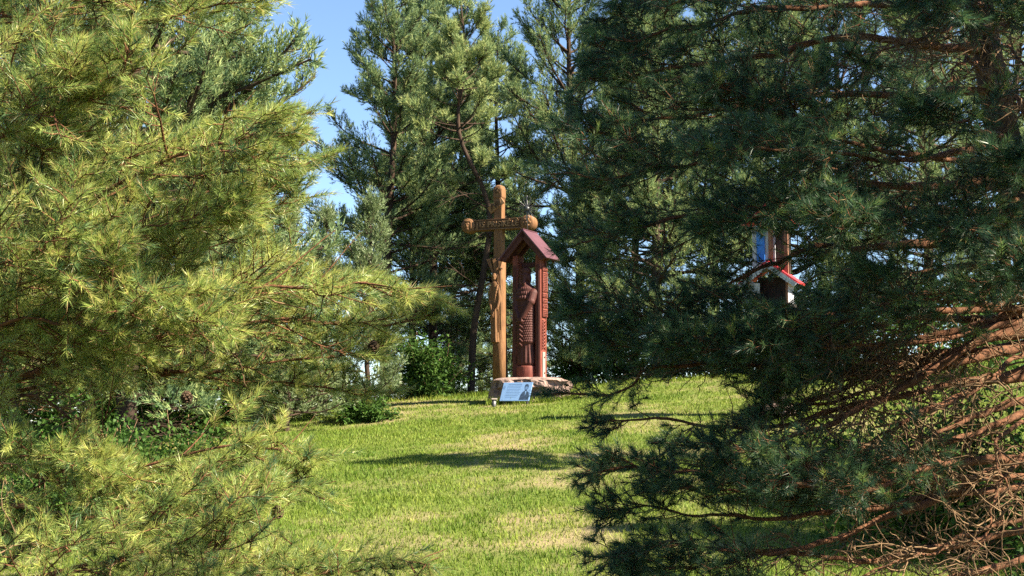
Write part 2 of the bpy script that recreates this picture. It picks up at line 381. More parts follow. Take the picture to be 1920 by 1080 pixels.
SH = W(993, 707, 30.0)
sz = st_z + .002
shrine = thing('wayside_shrine', 'dark red carved wooden shrine with gabled roof and iron sun finial, on the boulder', 'shrine', (SH[0], SH[1], sz - .02), math.radians(-27))
rng = np.random.default_rng(4)
for s in (-1, 1):
    bm = bmesh.new(); box(bm, (s * .27 - .06, -.15, 0), (s * .27 + .06, .15, 2.62)); post = bm_obj('post', bm, 'red_stain', shrine, bevel=.012)
    bm = bmesh.new(); box(bm, (s * .27 - .035, -.168, .05), (s * .27 + .035, -.150, 2.4)); bm_obj('shade_strip', bm, 'red_stain_dark_shade', post, bevel=.006)  # painted shade: dark strip laid down the unlit front of the post
    if s > 0:
        x0 = .33
        for za, zb in ((2.27, 2.36), (1.83, 2.25), (1.71, 1.81), (1.59, 1.69), (1.49, 1.575), (1.30, 1.475)):
            bm = bmesh.new(); box(bm, (x0 - .004, -.10, za), (x0 + .04, .125, zb)); pl = bm_obj('carved_block', bm, 'red_stain', post, bevel=.007)
            bm = bmesh.new(); z = za + .025
            while z < zb - .02:
                for q in range(3):
                    yy = -.06 + q * .06 + rng.uniform(-.01, .01)
                    box(bm, (x0 + .038, yy - .018, z - .008), (x0 + .052, yy + .018, z + .008), Matrix.Rotation(0, 4, 'X'))
                z += .036
            bm_obj('carved_ornament', bm, 'red_stain_dark_shade', pl, bevel=.003)['kind'] = 'stuff'
        bm = bmesh.new(); box(bm, (x0 - .002, -.12, .60), (x0 + .010, -.085, 1.28)); box(bm, (x0 - .002, .085, .60), (x0 + .010, .12, 1.28)); bm_obj('border_strip', bm, 'red_stain', post)
        for k in range(9):
            for q in (-1, 1):
                bm = bmesh.new(); z = .66 + k * .068
                bar(bm, (x0 + .008, -.06 * q, z - .03), (x0 + .012, .06 * q, z + .03), .016, .013, 6); bm_obj('carved_knot', bm, 'red_stain', post, True)
        bm = bmesh.new(); box(bm, (x0 - .001, -.065, -.05), (x0 + .014, .055, .56)); pl = bm_obj('steel_strap', bm, 'steel_pale', post, bevel=.004)
        for z in (.12, .45):
            bm = bmesh.new(); bar(bm, (x0 + .012, 0, z), (x0 + .03, 0, z), .02, .017, 6); bm_obj('bolt', bm, 'bolt', pl)
bm = bmesh.new(); box(bm, (-.209, .045, .01), (.209, .075, 1.92)); bm_obj('back_board', bm, 'red_stain_dark_shade', shrine, bevel=.006)
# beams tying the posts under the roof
bm = bmesh.new(); box(bm, (-.36, .05, 2.38), (.36, .12, 2.48)); bm_obj('tie_beam', bm, 'red_stain_dark_shade', shrine, bevel=.01)
# roof: two boarded slopes under sheet metal, gable trusses
RW, RZ0, RZ1, RY0, RY1 = .56, 2.50, 3.12, -.36, .32
ang = math.atan2(RZ1 - RZ0, RW); nvec = Vector((math.sin(ang), 0, math.cos(ang)))
roof = None
for s in (1, -1):
    a = Vector((0, 0, RZ1)); b = Vector((RW * s, 0, RZ0)); nn = Vector((nvec.x * s, 0, nvec.z))
    bm = bmesh.new(); c = [a, b, b + nn * .022, a + nn * .022 + Vector((0, 0, .01))]
    prism(bm, [(p.x, p.z) for p in c], RY0, RY1); bm_obj('roof_sheet', bm, 'roof_sheet', shrine, bevel=.003)
    bm = bmesh.new(); c = [a - nn * .004, b - nn * .004 - (b - a) * .02, b - nn * .03 - (b - a) * .02, a - nn * .03]
    prism(bm, [(p.x + (0.0015 * s), p.z) for p in c], RY0 + .02, RY1 - .02); bm_obj('roof_board', bm, 'red_stain_dark_shade', shrine)
    for y0, th in ((RY0 + .035, .085), (-.10, .07), (RY1 - .09, .07)):
        bm = bmesh.new(); c = [a - nn * .034, b - nn * .034 - (b - a) * .05, b - nn * (.034 + th) - (b - a) * .07, a - nn * (.034 + th)]
        prism(bm, [(p.x + .003 * s, p.z) for p in c], y0, y0 + .05); bm_obj('rafter', bm, 'red_stain_dark_shade', shrine, bevel=.006)
bm = bmesh.new(); box(bm, (-.035, RY0 - .004, RZ1 + .018), (.035, RY1 + .004, RZ1 + .036)); bm_obj('ridge_cap', bm, 'roof_sheet', shrine, bevel=.006)
# iron sun finial
bm = bmesh.new(); bar(bm, (0, -.10, RZ1 - .05), (0, -.10, RZ1 + .78), .011, .008); fin = bm_obj('finial_rod', bm, 'steel_dark', shrine, True)
cz = RZ1 + .50; R = random.Random(5)
bm = bmesh.new(); bmesh.ops.create_uvsphere(bm, u_segments=12, v_segments=8, radius=.05, matrix=Matrix.Translation((0, -.10, cz))); bm_obj('sun_boss', bm, 'steel_dark', fin, True)
for k in range(24):
    t = 2 * math.pi * k / 24; ln = .28 if k % 3 == 0 else (.21 if k % 3 == 1 else .24); tilt = (-.18, .0, .18)[k % 3]
    d = Vector((math.cos(t), tilt, math.sin(t))); bm = bmesh.new()
    bar(bm, Vector((0, -.10, cz)) + d * .03, Vector((0, -.10, cz)) + d * ln, .0075, .004, 5); bm_obj('sun_ray', bm, 'steel_dark', fin)
bm = bmesh.new(); box(bm, (-.07, -.106, cz + .23), (.07, -.094, cz + .25)); bm_obj('finial_crossbar', bm, 'steel_dark', fin)
# carved standing figure between the posts
def elring(cx, cy, z, rx, ry, n=40, folds=0, amp=0, ph=0):
    return [(cx + rx * math.cos(t) * (1 + amp * math.sin(folds * t + ph)), cy + ry * math.sin(t) * (1 + amp * math.sin(folds * t + ph)), z) for t in [2 * math.pi * i / n for i in range(n)]]
def remesh_statue(parts_fn, name, mat, parent, voxel):
    bm = bmesh.new(); parts_fn(bm); return remeshed(name, bm, mat, parent, voxel)
bm = bmesh.new(); loft(bm, [elring(-.03, -.10, z, .215 * k, .17 * k, 28) for z, k in ((0, 1), (.02, 1.02), (.25, 1.0), (.27, .96))]); bm_obj('pedestal_block', bm, 'red_stain', shrine, True)
def statue(bm):
    cx, cy = -.03, -.10
    loft(bm, [elring(cx, cy, z, rx * 1.1, ry, 48, 13, am, .4 * z) for z, rx, ry, am in ((.26, .16, .12, .02), (.33, .19, .15, .06), (.45, .185, .15, .075), (.62, .17, .14, .06), (.72, .165, .14, .03), (.76, .195, .165, 0), (1.0, .19, .165, .0), (1.3, .185, .16, 0), (1.55, .195, .16, 0), (1.78, .21, .16, 0), (1.9, .2, .15, 0), (1.98, .12, .11, 0), (2.02, .06, .06, 0))])
    for k in range(15):                            # mail rows down the tunic
        z = .79 + k * .052
        for q in range(15):
            t = -math.pi / 2 + (q - 7) * .19 + (.095 if k % 2 else 0)
            blob(bm, (cx + .205 * math.cos(t), cy + .163 * math.sin(t), z), (.017, .017, .024), 6)
    for k in range(3):                            # feathered collar
        for q in range(13):
            t = -math.pi / 2 + (q - 6) * .24 + (.12 if k % 2 else 0); rr = .222 - k * .025
            blob(bm, (cx + rr * math.cos(t), cy + rr * .8 * math.sin(t), 1.70 + k * .09), (.025, .025, .05), 6)
    bar(bm, (.17, -.16, 1.80), (.15, -.25, 1.60), .10, .085, 12); bar(bm, (.15, -.25, 1.62), (-.03, -.30, 1.27), .085, .05, 12)   # sleeved arm across the chest
    blob(bm, (.155, -.245, 1.615), (.09, .085, .09), 12); blob(bm, (.175, -.15, 1.80), (.10, .10, .10), 12)
    bar(bm, (-.22, -.12, 1.80), (-.24, -.20, 1.5), .085, .07, 12); bar(bm, (-.24, -.20, 1.5), (-.09, -.29, 1.22), .07, .045, 12)
    for hx in (-.045, -.075):
        blob(bm, (hx, -.315, 1.235), (.042, .035, .05), 8)
        for q in range(4): bar(bm, (hx - .03, -.335, 1.265 - q * .022), (hx + .03, -.345, 1.26 - q * .022), .011, .010, 6)
    bar(bm, (-.06, -.31, 1.33), (-.06, -.31, 1.24), .018); bar(bm, (-.13, -.31, 1.20), (.01, -.31, 1.20), .02)
    for k in range(60):                           # twisted shaft held before the body
        t = k * .55; z = 1.18 - k * .0085; bar(bm, (-.06 + .022 * math.cos(t), -.305 + .022 * math.sin(t), z), (-.06 + .022 * math.cos(t + .55), -.305 + .022 * math.sin(t + .55), z - .0085), .018, None, 6)
    bar(bm, (cx, cy, 1.96), (cx, cy - .01, 2.08), .06)
    blob(bm, (cx, cy - .02, 2.17), (.088, .10, .125), 16)              # head, nose, brow, moustache, beard, hair
    blob(bm, (cx, cy - .125, 2.155), (.016, .022, .034), 8); blob(bm, (cx - .035, cy - .105, 2.195), (.03, .018, .012), 8); blob(bm, (cx + .035, cy - .105, 2.195), (.03, .018, .012), 8)
    blob(bm, (cx, cy - .10, 2.095), (.055, .035, .05), 10); blob(bm, (cx, cy - .11, 2.02), (.05, .04, .07), 10)
    blob(bm, (cx, cy + .02, 2.21), (.10, .10, .11), 14); blob(bm, (cx - .085, cy, 2.12), (.035, .06, .11), 10); blob(bm, (cx + .085, cy, 2.12), (.035, .06, .11), 10)
    loft(bm, [elring(cx, cy, z, r, r, 20) for z, r in ((2.24, .105), (2.29, .112), (2.33, .10), (2.36, .05))])
tag(remesh_statue(statue, 'carved_figure', 'red_stain_dark_shade', shrine, .0085), 'dark carved bearded figure in mail and long robe holding a twisted shaft')

# cross
CD = 31.6; CR = W(936, 727, CD); cg = float(ground(CR[0], CR[1]))
sc = FPX / CD
def cz_(py): return (W(936, py, CD)[2] - cg)
cross = thing('carved_cross', 'tall carved brown wooden cross with raised lettering along its arms', 'cross', (CR[0], CR[1], cg - .05), math.radians(-21))
def sqring(hx, hy, z, r, n=6, cx=0, cy=0):
    out = []
    for qx, qy, a0 in ((1, 1, 0), (-1, 1, .5), (-1, -1, 1), (1, -1, 1.5)):
        for k in range(n):
            t = (a0 + .5 * k / (n - 1)) * math.pi; out.append((cx + qx * (hx - r) + r * math.cos(t), cy + qy * (hy - r) + r * math.sin(t), z))
    return out
zt, zb, zx = cz_(337), cz_(478), cz_(413)
bm = bmesh.new()
loft(bm, [sqring(.138, .138, -.05, .11), sqring(.136, .136, cz_(640), .10), sqring(.132, .135, cz_(520), .085), sqring(.128, .128, zb, .06), sqring(.104, .10, zb + .01, .02),
          sqring(.10, .10, zx, .02), sqring(.104, .10, cz_(364), .02), sqring(.122, .12, cz_(361), .04), sqring(.124, .122, cz_(346), .06), sqring(.11, .11, cz_(340), .08), sqring(.05, .05, zt, .05)])
pst = bm_obj('post', bm, 'oak_carved', cross, True)
pst.data.polygons.foreach_set('use_smooth', [p.center.z < zb for p in pst.data.polygons])
# emblem cut on the head
for k in range(5):
    t = math.pi / 2 + k * 2 * math.pi / 5; bm = bmesh.new(); c = (.05 * math.cos(t) , -.124, cz_(349) + .052 * math.sin(t))
    bar(bm, (c[0], -.118, c[2]), (c[0], -.13, c[2]), .024, .021, 10); bm_obj('carved_petal', bm, 'oak_groove', pst)
bm = bmesh.new(); bar(bm, (0, -.118, cz_(349)), (0, -.134, cz_(349)), .022, .02, 10); bm_obj('carved_petal', bm, 'oak_letter', pst)
# crossbeam
bm = bmesh.new(); loft(bm, [[(x, p[0], zx + p[1]) for p in [(q[0], q[1]) for q in sqring(.128, .125, 0, .03)]] for x in (-.66, .66)])
beam = bm_obj('crossbeam', bm, 'oak_weathered', cross)
for z in (zx + .108, zx - .108):
    bm = bmesh.new(); box(bm, (-.62, -.140, z - .012), (.62, -.126, z + .012)); bm_obj('border_strip', bm, 'oak_weathered', beam, bevel=.004)
bm = bmesh.new(); box(bm, (-.62, -.1295, zx - .094), (.62, -.1265, zx + .094)); bm_obj('letter_ground', bm, 'oak_groove', beam)
txt = 'JIS PRISIKĖLĖ'; wd = {'I': .052, ' ': .055}; xs, x = [], 0
for ch in txt: w_ = wd.get(ch, .105); xs.append(x + w_ / 2); x += w_
for ch, xx in zip(txt, xs):
    if ch != ' ': letter(ch, .20, .014, 'oak_letter', beam, Matrix.Translation(((xx - x / 2) * .91, -.138, zx - .004)) @ Matrix.Rotation(math.pi / 2, 4, 'X') @ Matrix.Diagonal((.80, .88, 1, 1)))
for s in (-1, 1):
    X0 = s * .71; bm = bmesh.new()
    loft(bm, [[(X0 + r * math.cos(t), y, zx + r * math.sin(t)) for t in [2 * math.pi * i / 28 for i in range(28)]] for y, r in ((-.165, .06), (-.16, .13), (-.145, .158), (-.10, .172), (.10, .172), (.14, .155), (.15, .1))])
    md = bm_obj('end_medallion', bm, 'oak_carved', cross, True)
    bm = bmesh.new()
    if s < 0:                                    # carved face
        blob(bm, (X0, -.16, zx), (.065, .035, .09), 14); blob(bm, (X0, -.20, zx - .01), (.014, .02, .03), 8)
        for q in (-1, 1): blob(bm, (X0 + q * .03, -.19, zx + .028), (.022, .012, .010), 8); blob(bm, (X0 + q * .08, -.165, zx), (.03, .02, .09), 8)
        blob(bm, (X0, -.19, zx - .045), (.03, .012, .012), 8); blob(bm, (X0, -.18, zx - .085), (.04, .02, .035), 8); blob(bm, (X0, -.165, zx + .09), (.085, .025, .03), 10)
        remeshed('carved_face', bm, 'oak_carved', md, .008)
    else:
        for k in range(6):
            t = k * math.pi / 3; blob(bm, (X0 + .07 * math.cos(t), -.165, zx + .07 * math.sin(t)), (.035, .022, .035), 10)
        blob(bm, (X0, -.168, zx), (.035, .028, .035), 10); remeshed('carved_rosette', bm, 'oak_carved', md, .008)
# slanting scroll with INRI
Ms = Matrix.Translation((.0, -.125, cz_(375))) @ Matrix.Rotation(math.radians(-34), 4, 'Y')
bm = bmesh.new(); loft(bm, [[tuple(Ms @ Vector((x, y0 + off, z))) for y0, z in ((-.02, -.075), (-.02, .075), (.02, .075), (.02, -.075))] for x, off in ((-.25, .05), (-.2, .02), (-.1, -.003), (0, 0), (.1, -.003), (.16, .0))])
scroll = bm_obj('scroll', bm, 'oak_letter', cross, bevel=.004)
for ch, xx, zz in (('I', -.16, -.0), ('N', -.08, -.0), ('R', .01, .0), ('I', .09, .0)):
    p = Ms @ Vector((xx, -.03 + (.012 if xx < -.15 else 0), zz)); letter(ch, .17, .012, 'oak_groove', scroll, Matrix.Translation(p) @ Matrix.Rotation(math.radians(-8), 4, 'Y') @ Matrix.Rotation(math.pi / 2, 4, 'X'))
# halo wedges and the carved robed figure
for k, (x, rot) in enumerate(((-.10, -16), (-.035, -3), (.04, 10))):
    M = Matrix.Translation((x, -.13, cz_(507))) @ Matrix.Rotation(math.radians(rot), 4, 'Y'); bm = bmesh.new()
    loft(bm, [[tuple(M @ Vector(p)) for p in r] for r in ([(-.014, -.01, 0), (.014, -.01, 0), (.012, .04, 0), (-.012, .04, 0)], [(-.045, -.055, .34), (.04, -.03, .34), (.035, .05, .34), (-.035, .05, .34)])])
    bm_obj('halo_ray', bm, 'oak_carved', cross, bevel=.006)
def saviour(bm):
    z0, z1 = cz_(638), cz_(520); H = z1 - z0; cy = -.11; cx = -.05
    loft(bm, [elring(cx + dx, cy, z0 + H * u, rx, ry, 40, 9, am, 1.5 * u) for u, rx, ry, am, dx in ((0, .105, .09, .08, .01), (.1, .10, .09, .09, 0), (.3, .095, .085, .09, 0), (.5, .098, .09, .06, -.005), (.68, .095, .085, .03, 0), (.84, .105, .085, .02, 0), (.95, .10, .075, 0, 0), (1.0, .05, .05, 0, 0))])
    hz = z1 + .085
    bar(bm, (cx, cy, z1 - .04), (cx, cy - .01, hz), .04); blob(bm, (cx, cy - .03, hz), (.055, .065, .078), 14); blob(bm, (cx, cy - .10, hz - .01), (.010, .014, .022), 6)
    blob(bm, (cx, cy - .075, hz - .06), (.035, .025, .035), 8)
    for s in (-1, 1):
        blob(bm, (cx + s * .058, cy - .02, hz - .03), (.022, .04, .085), 8); blob(bm, (cx + s * .022, cy - .088, hz + .014), (.018, .01, .007), 6)
    blob(bm, (cx, cy - .01, hz + .04), (.068, .06, .055), 12)
    bar(bm, (cx + .09, cy - .02, z1 - .12), (cx + .12, cy - .06, z1 - .45), .045, .04, 10); bar(bm, (cx + .12, cy - .06, z1 - .45), (cx + .10, cy - .12, z1 - .62), .04, .025, 10)
    bar(bm, (cx - .09, cy - .02, z1 - .12), (cx - .10, cy - .05, z1 - .5), .045, .042, 10); bar(bm, (cx - .10, cy - .05, z1 - .5), (cx - .02, cy - .12, z1 - .78), .042, .025, 10)
    for bx, bz in ((cx + .10, z1 - .65), (cx - .015, z1 - .80)):
        blob(bm, (bx, cy - .125, bz), (.026, .02, .036), 8)
        for q in range(4): bar(bm, (bx - .018 + q * .012, cy - .13, bz - .02), (bx - .02 + q * .013, cy - .132, bz - .06), .007, .005, 5)
    for k in range(6): bar(bm, (cx + .09 - k * .012, cy - .085, z1 - .1 - k * .06), (cx - .07 - k * .004, cy - .08, z1 - .42 - k * .11), .014, .010, 6)   # drapery
tag(remesh_statue(saviour, 'carved_figure', 'oak_carved', cross, .009), 'carved robed figure in relief below the halo rays')
bm = bmesh.new(); bar(bm, (.09, -.155, cz_(495)), (.09, -.155, cz_(615)), .012); box(bm, (.04, -.17, cz_(500)), (.14, -.15, cz_(497))); bm_obj('carved_staff', bm, 'oak_groove', cross, True)

# information sign and ground light
SG = W(966, 752, 29.0); sg = float(ground(SG[0], SG[1])); yaw = math.radians(-25); tilt = math.radians(29)
sign = thing('information_sign', 'slanted pale information board with painted blue sky reflection and portrait, leaning before the boulder', 'sign', (SG[0] - .02, SG[1], sg), yaw)
M = Matrix.Translation((0, 0, SG[2] - sg)) @ Matrix.Rotation(-tilt, 4, 'X'); SW_, SH_ = .655, .435
def plate(name, lo, hi, mat, parent, bevel=0):
    bm = bmesh.new(); box(bm, lo, hi, M); return bm_obj(name, bm, mat, parent, bevel=bevel)
pan = plate('panel', (-SW_ / 2, -.012, 0), (SW_ / 2, .012, SH_), 'sign_face', sign, .003)
for s in (-1, 1):
    bm = bmesh.new(); p = M @ Vector((s * .26, .02, .06)); box(bm, (p.x - .018, p.y, -.12), (p.x + .018, p.y + .03, p.z + .05)); bm_obj('leg', bm, 'steel_dark', sign)
for q, (x0, x1) in enumerate(((-.20, .10), (-.22, .10), (-.22, .08), (-.22, .09), (-.22, .07), (-.22, .09), (-.22, .085), (-.22, .06), (-.22, .02))):
    z = .385 - q * .037; plate('text_line', (x0, -.0135, z - (.009 if q == 0 else .004)), (x1, -.0122, z + (.009 if q == 0 else .004)), 'sign_text', pan)
def flat(name, poly, mat, off=.0135):
    bm = bmesh.new(); vs = [bm.verts.new(M @ Vector((x, -off, z))) for x, z in poly]; bm.faces.new(vs); vs2 = [bm.verts.new(M @ Vector((x, -.0122, z))) for x, z in poly]
    for i in range(len(poly)): bm.faces.new((vs[i], vs[(i + 1) % len(poly)], vs2[(i + 1) % len(poly)], vs2[i]))
    return bm_obj(name, bm, mat, pan)
flat('portrait_print', [(.10, .02), (.31, .02), (.305, .13), (.28, .20), (.235, .23), (.235, .26), (.255, .29), (.26, .345), (.24, .385), (.205, .395), (.175, .375), (.17, .33), (.178, .285), (.195, .255), (.19, .235), (.145, .20), (.115, .14)], 'sign_ink')
flat('portrait_face', [(.183, .27), (.205, .255), (.235, .27), (.245, .33), (.19, .335)], 'sign_text', .0147)
flat('portrait_shirt', [(.20, .225), (.232, .225), (.218, .12)], 'sign_face', .0147)
flat('emblem_print', [(-.285 + .028 * math.cos(t) * (.7 + .3 * math.cos(2 * t)), .315 + .05 * math.sin(t)) for t in [2 * math.pi * i / 18 for i in range(18)]], 'sign_text')
GL = W(926, 764, 28.8); gl = float(ground(GL[0], GL[1]))
light = thing('ground_light', 'short grey metal capped post in the grass beside the information board', 'post', (GL[0], GL[1], gl), .2)
bm = bmesh.new(); bar(bm, (0, 0, -.08), (0, 0, .15), .045, .045, 14); bm_obj('body', bm, 'steel_dark', light, True)
bm = bmesh.new(); box(bm, (-.06, -.06, .1505), (.06, .06, .18)); bm_obj('cap', bm, 'steel_pale', light, bevel=.006)

# second, painted shrine
PD = 25.0; PS = W(1452, 800, PD); pg = float(ground(PS[0], PS[1])); ps = PD / FPX
def pz(py): return W(1452, py, PD)[2] - pg
p2 = thing('painted_shrine', 'white and blue wooden shrine with red gabled roof half hidden by pine branches', 'shrine', (PS[0], PS[1], pg), math.radians(-24))
bm = bmesh.new(); loft(bm, [sqring(.40, .36, -.15, .12), sqring(.38, .34, .12, .12), sqring(.30, .28, .18, .1)]); bm_obj('stone_base', bm, 'granite', p2)
bm = bmesh.new(); box(bm, (-.2, -.18, .17), (.2, .18, pz(575))); bm_obj('shaft', bm, 'dark_wood', p2, bevel=.02)
bm = bmesh.new(); box(bm, (-.38, -.26, pz(575) + .001), (.38, .26, pz(569))); bm_obj('shelf', bm, 'dark_wood', p2, bevel=.01)
for s in (-1, 1):
    for k in range(3):
        bm = bmesh.new(); box(bm, (s * .32 - .022, -.22 + k * .15, pz(569)), (s * .32 + .022, -.22 + k * .15 + .142, pz(525))); bm_obj('white_board', bm, 'white_paint', p2, bevel=.006)
    bm = bmesh.new(); box(bm, (s * .32 - (.02 if s > 0 else .16) , -.244, pz(569)), (s * .32 + (.16 if s < 0 else .02) - .0, -.226, pz(530))); bm_obj('front_board', bm, 'white_paint' if s < 0 else 'brown_wood', p2, bevel=.005)
bm = bmesh.new(); box(bm, (-.296, .18, pz(569)), (.296, .215, pz(515))); bm_obj('back_board', bm, 'dark_wood', p2)
za, ze, hw = pz(492), pz(533), .52
for s in (-1, 1):
    d = Vector((s * hw, 0, ze - za)); n_ = Vector((-d.z * s, 0, abs(d.x))).normalized()
    if n_.z < 0: n_ = -n_
    n_.x = abs(n_.x) * s
    bm = bmesh.new(); c = [Vector((0, 0, za)), Vector((s * hw, 0, ze)), Vector((s * hw, 0, ze)) + n_ * .03, Vector((0, 0, za + .04))]
    prism(bm, [(p.x, p.z) for p in c], -.34, .30); bm_obj('roof_slope', bm, 'red_paint', p2, bevel=.004)
    for k in range(10):                           # scalloped bargeboard
        t0 = .03 + k * .097; c = Vector((0, 0, za)) + d * (t0 + .048) - n_ * .045; bm = bmesh.new()
        bar(bm, (c.x, -.352, c.z), (c.x, -.335, c.z), .042, .042, 10); bm_obj('scallop', bm, 'white_paint', p2)
    bm = bmesh.new(); c = [Vector((0, 0, za)) - n_ * .004, Vector((0, 0, za)) + d - n_ * .004, Vector((0, 0, za)) + d - n_ * .05, Vector((0, 0, za)) - n_ * .05]
    prism(bm, [(p.x, p.z) for p in c], -.3585, -.353); bm_obj('bargeboard', bm, 'white_paint', p2)
zu0, zu1 = za - .02, pz(418)
for k in range(4):
    bm = bmesh.new(); box(bm, (-.33 + k * .105, -.05, zu0 - .12), (-.33 + k * .105 + .098, -.02, zu1)); bm_obj('upper_board', bm, 'white_paint', p2, bevel=.005)
bm = bmesh.new(); box(bm, (-.25, -.075, zu0 + .06), (-.10, -.052, zu1 - .10)); bm_obj('blue_panel', bm, 'blue_paint', p2, bevel=.01)
for x in (.02, .30):
    bm = bmesh.new(); box(bm, (x - .035, -.16, zu0 - .2), (x + .035, -.09, zu1)); bm_obj('upper_post', bm, 'brown_wood', p2, bevel=.008)
bm = bmesh.new(); box(bm, (-.05, .0, zu0 - .2), (.33, .04, zu1)); bm_obj('upper_back', bm, 'dark_wood', p2)
for s in (-1, 1):
    bm = bmesh.new(); prism(bm, [(0, zu1 + .36), (s * .46, zu1 - .03), (s * .46, zu1 + .01), (0, zu1 + .40)], -.26, .2); bm_obj('upper_roof', bm, 'red_paint', p2, bevel=.004)

# ------------------------------------------------------------------ background pines
def far_pine(seed, H, cb, R, lean=(0, 0), n_limb=70, per=26, n_need=16, nl=.10, w=.0165, tint=.45, trunk_r=.14, bare_low=10, curve=None, shape=.75, el0=-4, el1=58, fill=.28):
    """Trunk, limbs and crown meshes of a pine about its own base."""
    rng = np.random.default_rng(seed)
    if curve is None:
        curve = [(0, 0, -.3), (lean[0] * .25 + rng.normal(0, .08), lean[1] * .25, H * .33), (lean[0] * .6 + rng.normal(0, .1), lean[1] * .6, H * .66), (lean[0], lean[1], H)]
    P = catmull(curve, 24, rng, .02); t = np.linspace(0, 1, 24)
    tv, tf = tubes(P[None], (trunk_r * (1 - .93 * t) + .012)[None], 9)
    u = np.sort(rng.uniform(0, 1, n_limb)); zt_ = cb / H + (1 - cb / H) * u * .985
    s, T = at(np.repeat(P[None], n_limb, 0), (zt_ * H + .3) / (H + .3))
    az = np.arange(n_limb) * 2.39996 + rng.normal(0, .4, n_limb)
    el = np.radians(el0 + el1 * u ** 1.3 + rng.normal(0, 9, n_limb))
    prof = np.clip((1 - u) ** shape, .03, 1) * np.clip(.72 + u * 1.1, 0, 1)
    ln = (R * prof * rng.uniform(.62, 1.12, n_limb) + .22)
    d = np.stack([np.cos(az) * np.cos(el), np.sin(az) * np.cos(el), np.sin(el)], 1)
    L1 = grow(s, d, ln, 8, rng, 0, .07, .07)
    parts = [tubes(L1, (np.clip(ln * .017, .012, .05))[:, None] * np.linspace(1, .3, 8)[None], 5)]
    shP, shD, shL = [], [], []
    for k in range(per):
        tt = fill + (1 - fill) * (k + rng.random(n_limb)) / per; ok = rng.random(n_limb) < np.clip(ln / (R * .75), .3, 1)
        p, T1 = at(L1, tt); A, B = frame(T1); ph = rng.uniform(0, 2 * math.pi, n_limb)
        a = np.radians(rng.uniform(30, 65, n_limb))[:, None]
        d2 = unit(T1 * np.cos(a) + (A * np.cos(ph)[:, None] + B * np.sin(ph)[:, None] * .7) * np.sin(a) + np.array([0, 0, .22]))
        l2 = np.clip(ln * .30 * (1.25 - tt), .16, .7) * rng.uniform(.6, 1.2, n_limb)
        Q = grow(p[ok], d2[ok], l2[ok], 3, rng, 0, .12, .1)
        parts.append(tubes(Q, np.full((len(Q), 1), .008) * np.linspace(1, .4, 3)[None], 3))
        for f0 in (.30, .62, .88):                # shoots clustered along the twig
            q, Tq = at(Q, np.clip(f0 + rng.normal(0, .06, len(Q)), 0, 1)); A2, B2 = frame(Tq); ph2 = rng.uniform(0, 6.28, len(Q))
            dv = unit(Tq + (A2 * np.cos(ph2)[:, None] + B2 * np.sin(ph2)[:, None]) * (.75 if f0 < .8 else .15) + np.array([0, 0, .25]))
            shP.append(q); shD.append(dv); shL.append(rng.uniform(.13, .24, len(q)))
    if bare_low:                                  # dead lower limbs
        zz = rng.uniform(.4 * cb / H, cb / H, bare_low); s, T = at(np.repeat(P[None], bare_low, 0), zz); az = rng.uniform(0, 6.28, bare_low)
        d = np.stack([np.cos(az), np.sin(az), rng.normal(.05, .15, bare_low)], 1); ll = rng.uniform(.5, 1.9, bare_low)
        Lb = grow(s, unit(d), ll, 8, rng, 0, -.02, .13); parts.append(tubes(Lb, np.full((bare_low, 1), .018) * np.linspace(1, .25, 8)[None], 4))
        for k in range(7):
            p, T1 = at(Lb, rng.uniform(.2, .95, bare_low)); Q = grow(p, unit(T1 + rng.normal(0, .7, (bare_low, 3))), rng.uniform(.25, .8, bare_low), 6, rng, 0, 0, .2)
            parts.append(tubes(Q, np.full((bare_low, 1), .007) * np.linspace(1, .4, 6)[None], 3))
    lv, lf = join(parts)
    Ps, Ds, Ls = np.concatenate(shP), np.concatenate(shD), np.concatenate(shL)
    V, F, A = needles(Ps, Ds, Ls, n_need, nl, w, rng, np.clip(tint + rng.normal(0, .17, len(Ps)), 0, .9), 55, 22)
    NSH['far%d' % seed] = len(F)
    return mesh_np('trunk', tv, tf, smooth=True), mesh_np('limbs', lv, lf, smooth=True), mesh_np('crown', V, F, A)
def place(meshes, name, label, loc, rotz=0, s=1.0, group=None, bark='bark_dark', leaf='needle_far', limb='bark_dark', cat='tree'):
    r = thing(name, label, cat, loc, rotz, group); r.scale = (s, s, s)
    tr = link('trunk', meshes[0], bark, r); link('limbs', meshes[1], limb, tr); link('crown', meshes[2], leaf, r)
    return r
def gpos(px, d): x = (px - 960) / FPX * d; return (x, d, float(ground(x, d)) - .05)
B1 = far_pine(11, 11.6, 1.9, 2.35, (.1, 0), 110, 34, bare_low=16, trunk_r=.15, shape=.48, el1=50)
B2 = far_pine(12, 12.2, 4.3, 2.3, (.2, 0), 104, 34, bare_low=40, shape=.48, el1=50)
D1 = far_pine(13, 13.4, 2.4, 3.0, (-.2, 0), 125, 36, bare_low=12, shape=.5)
A1 = far_pine(14, 10.5, .7, 3.0, (.1, 0), 140, 36, nl=.10, w=.017, shape=.55, tint=.5)
C1 = far_pine(15, 9.9, 4.6, 1.35, n_limb=52, per=24, curve=[(0, 0, -.3), (.05, 0, 1.8), (.30, 0, 3.2), (.42, 0, 4.7), (-.25, 0, 6.3), (-.36, 0, 7.2), (-.18, 0, 8.3), (-.30, 0, 9.9)], trunk_r=.085, bare_low=22, shape=.45, tint=.66, fill=.6)
FG = 'pines behind the monument'
place(B1, 'pine_tree', 'dense pine standing next to the open sky gap behind the slender young pine', gpos(722, 36.5), .4, group=FG)
place(B2, 'pine_tree', 'tall pine rising between the sky gap pine and the bent orange trunk', gpos(812, 38.5), 2.0, group=FG)
place(C1, 'pine_tree', 'thin pine with a bent bare orange trunk rising behind the cross', gpos(884, 34.6), 0, group=FG, bark='bark_orange', limb='bark_limb')
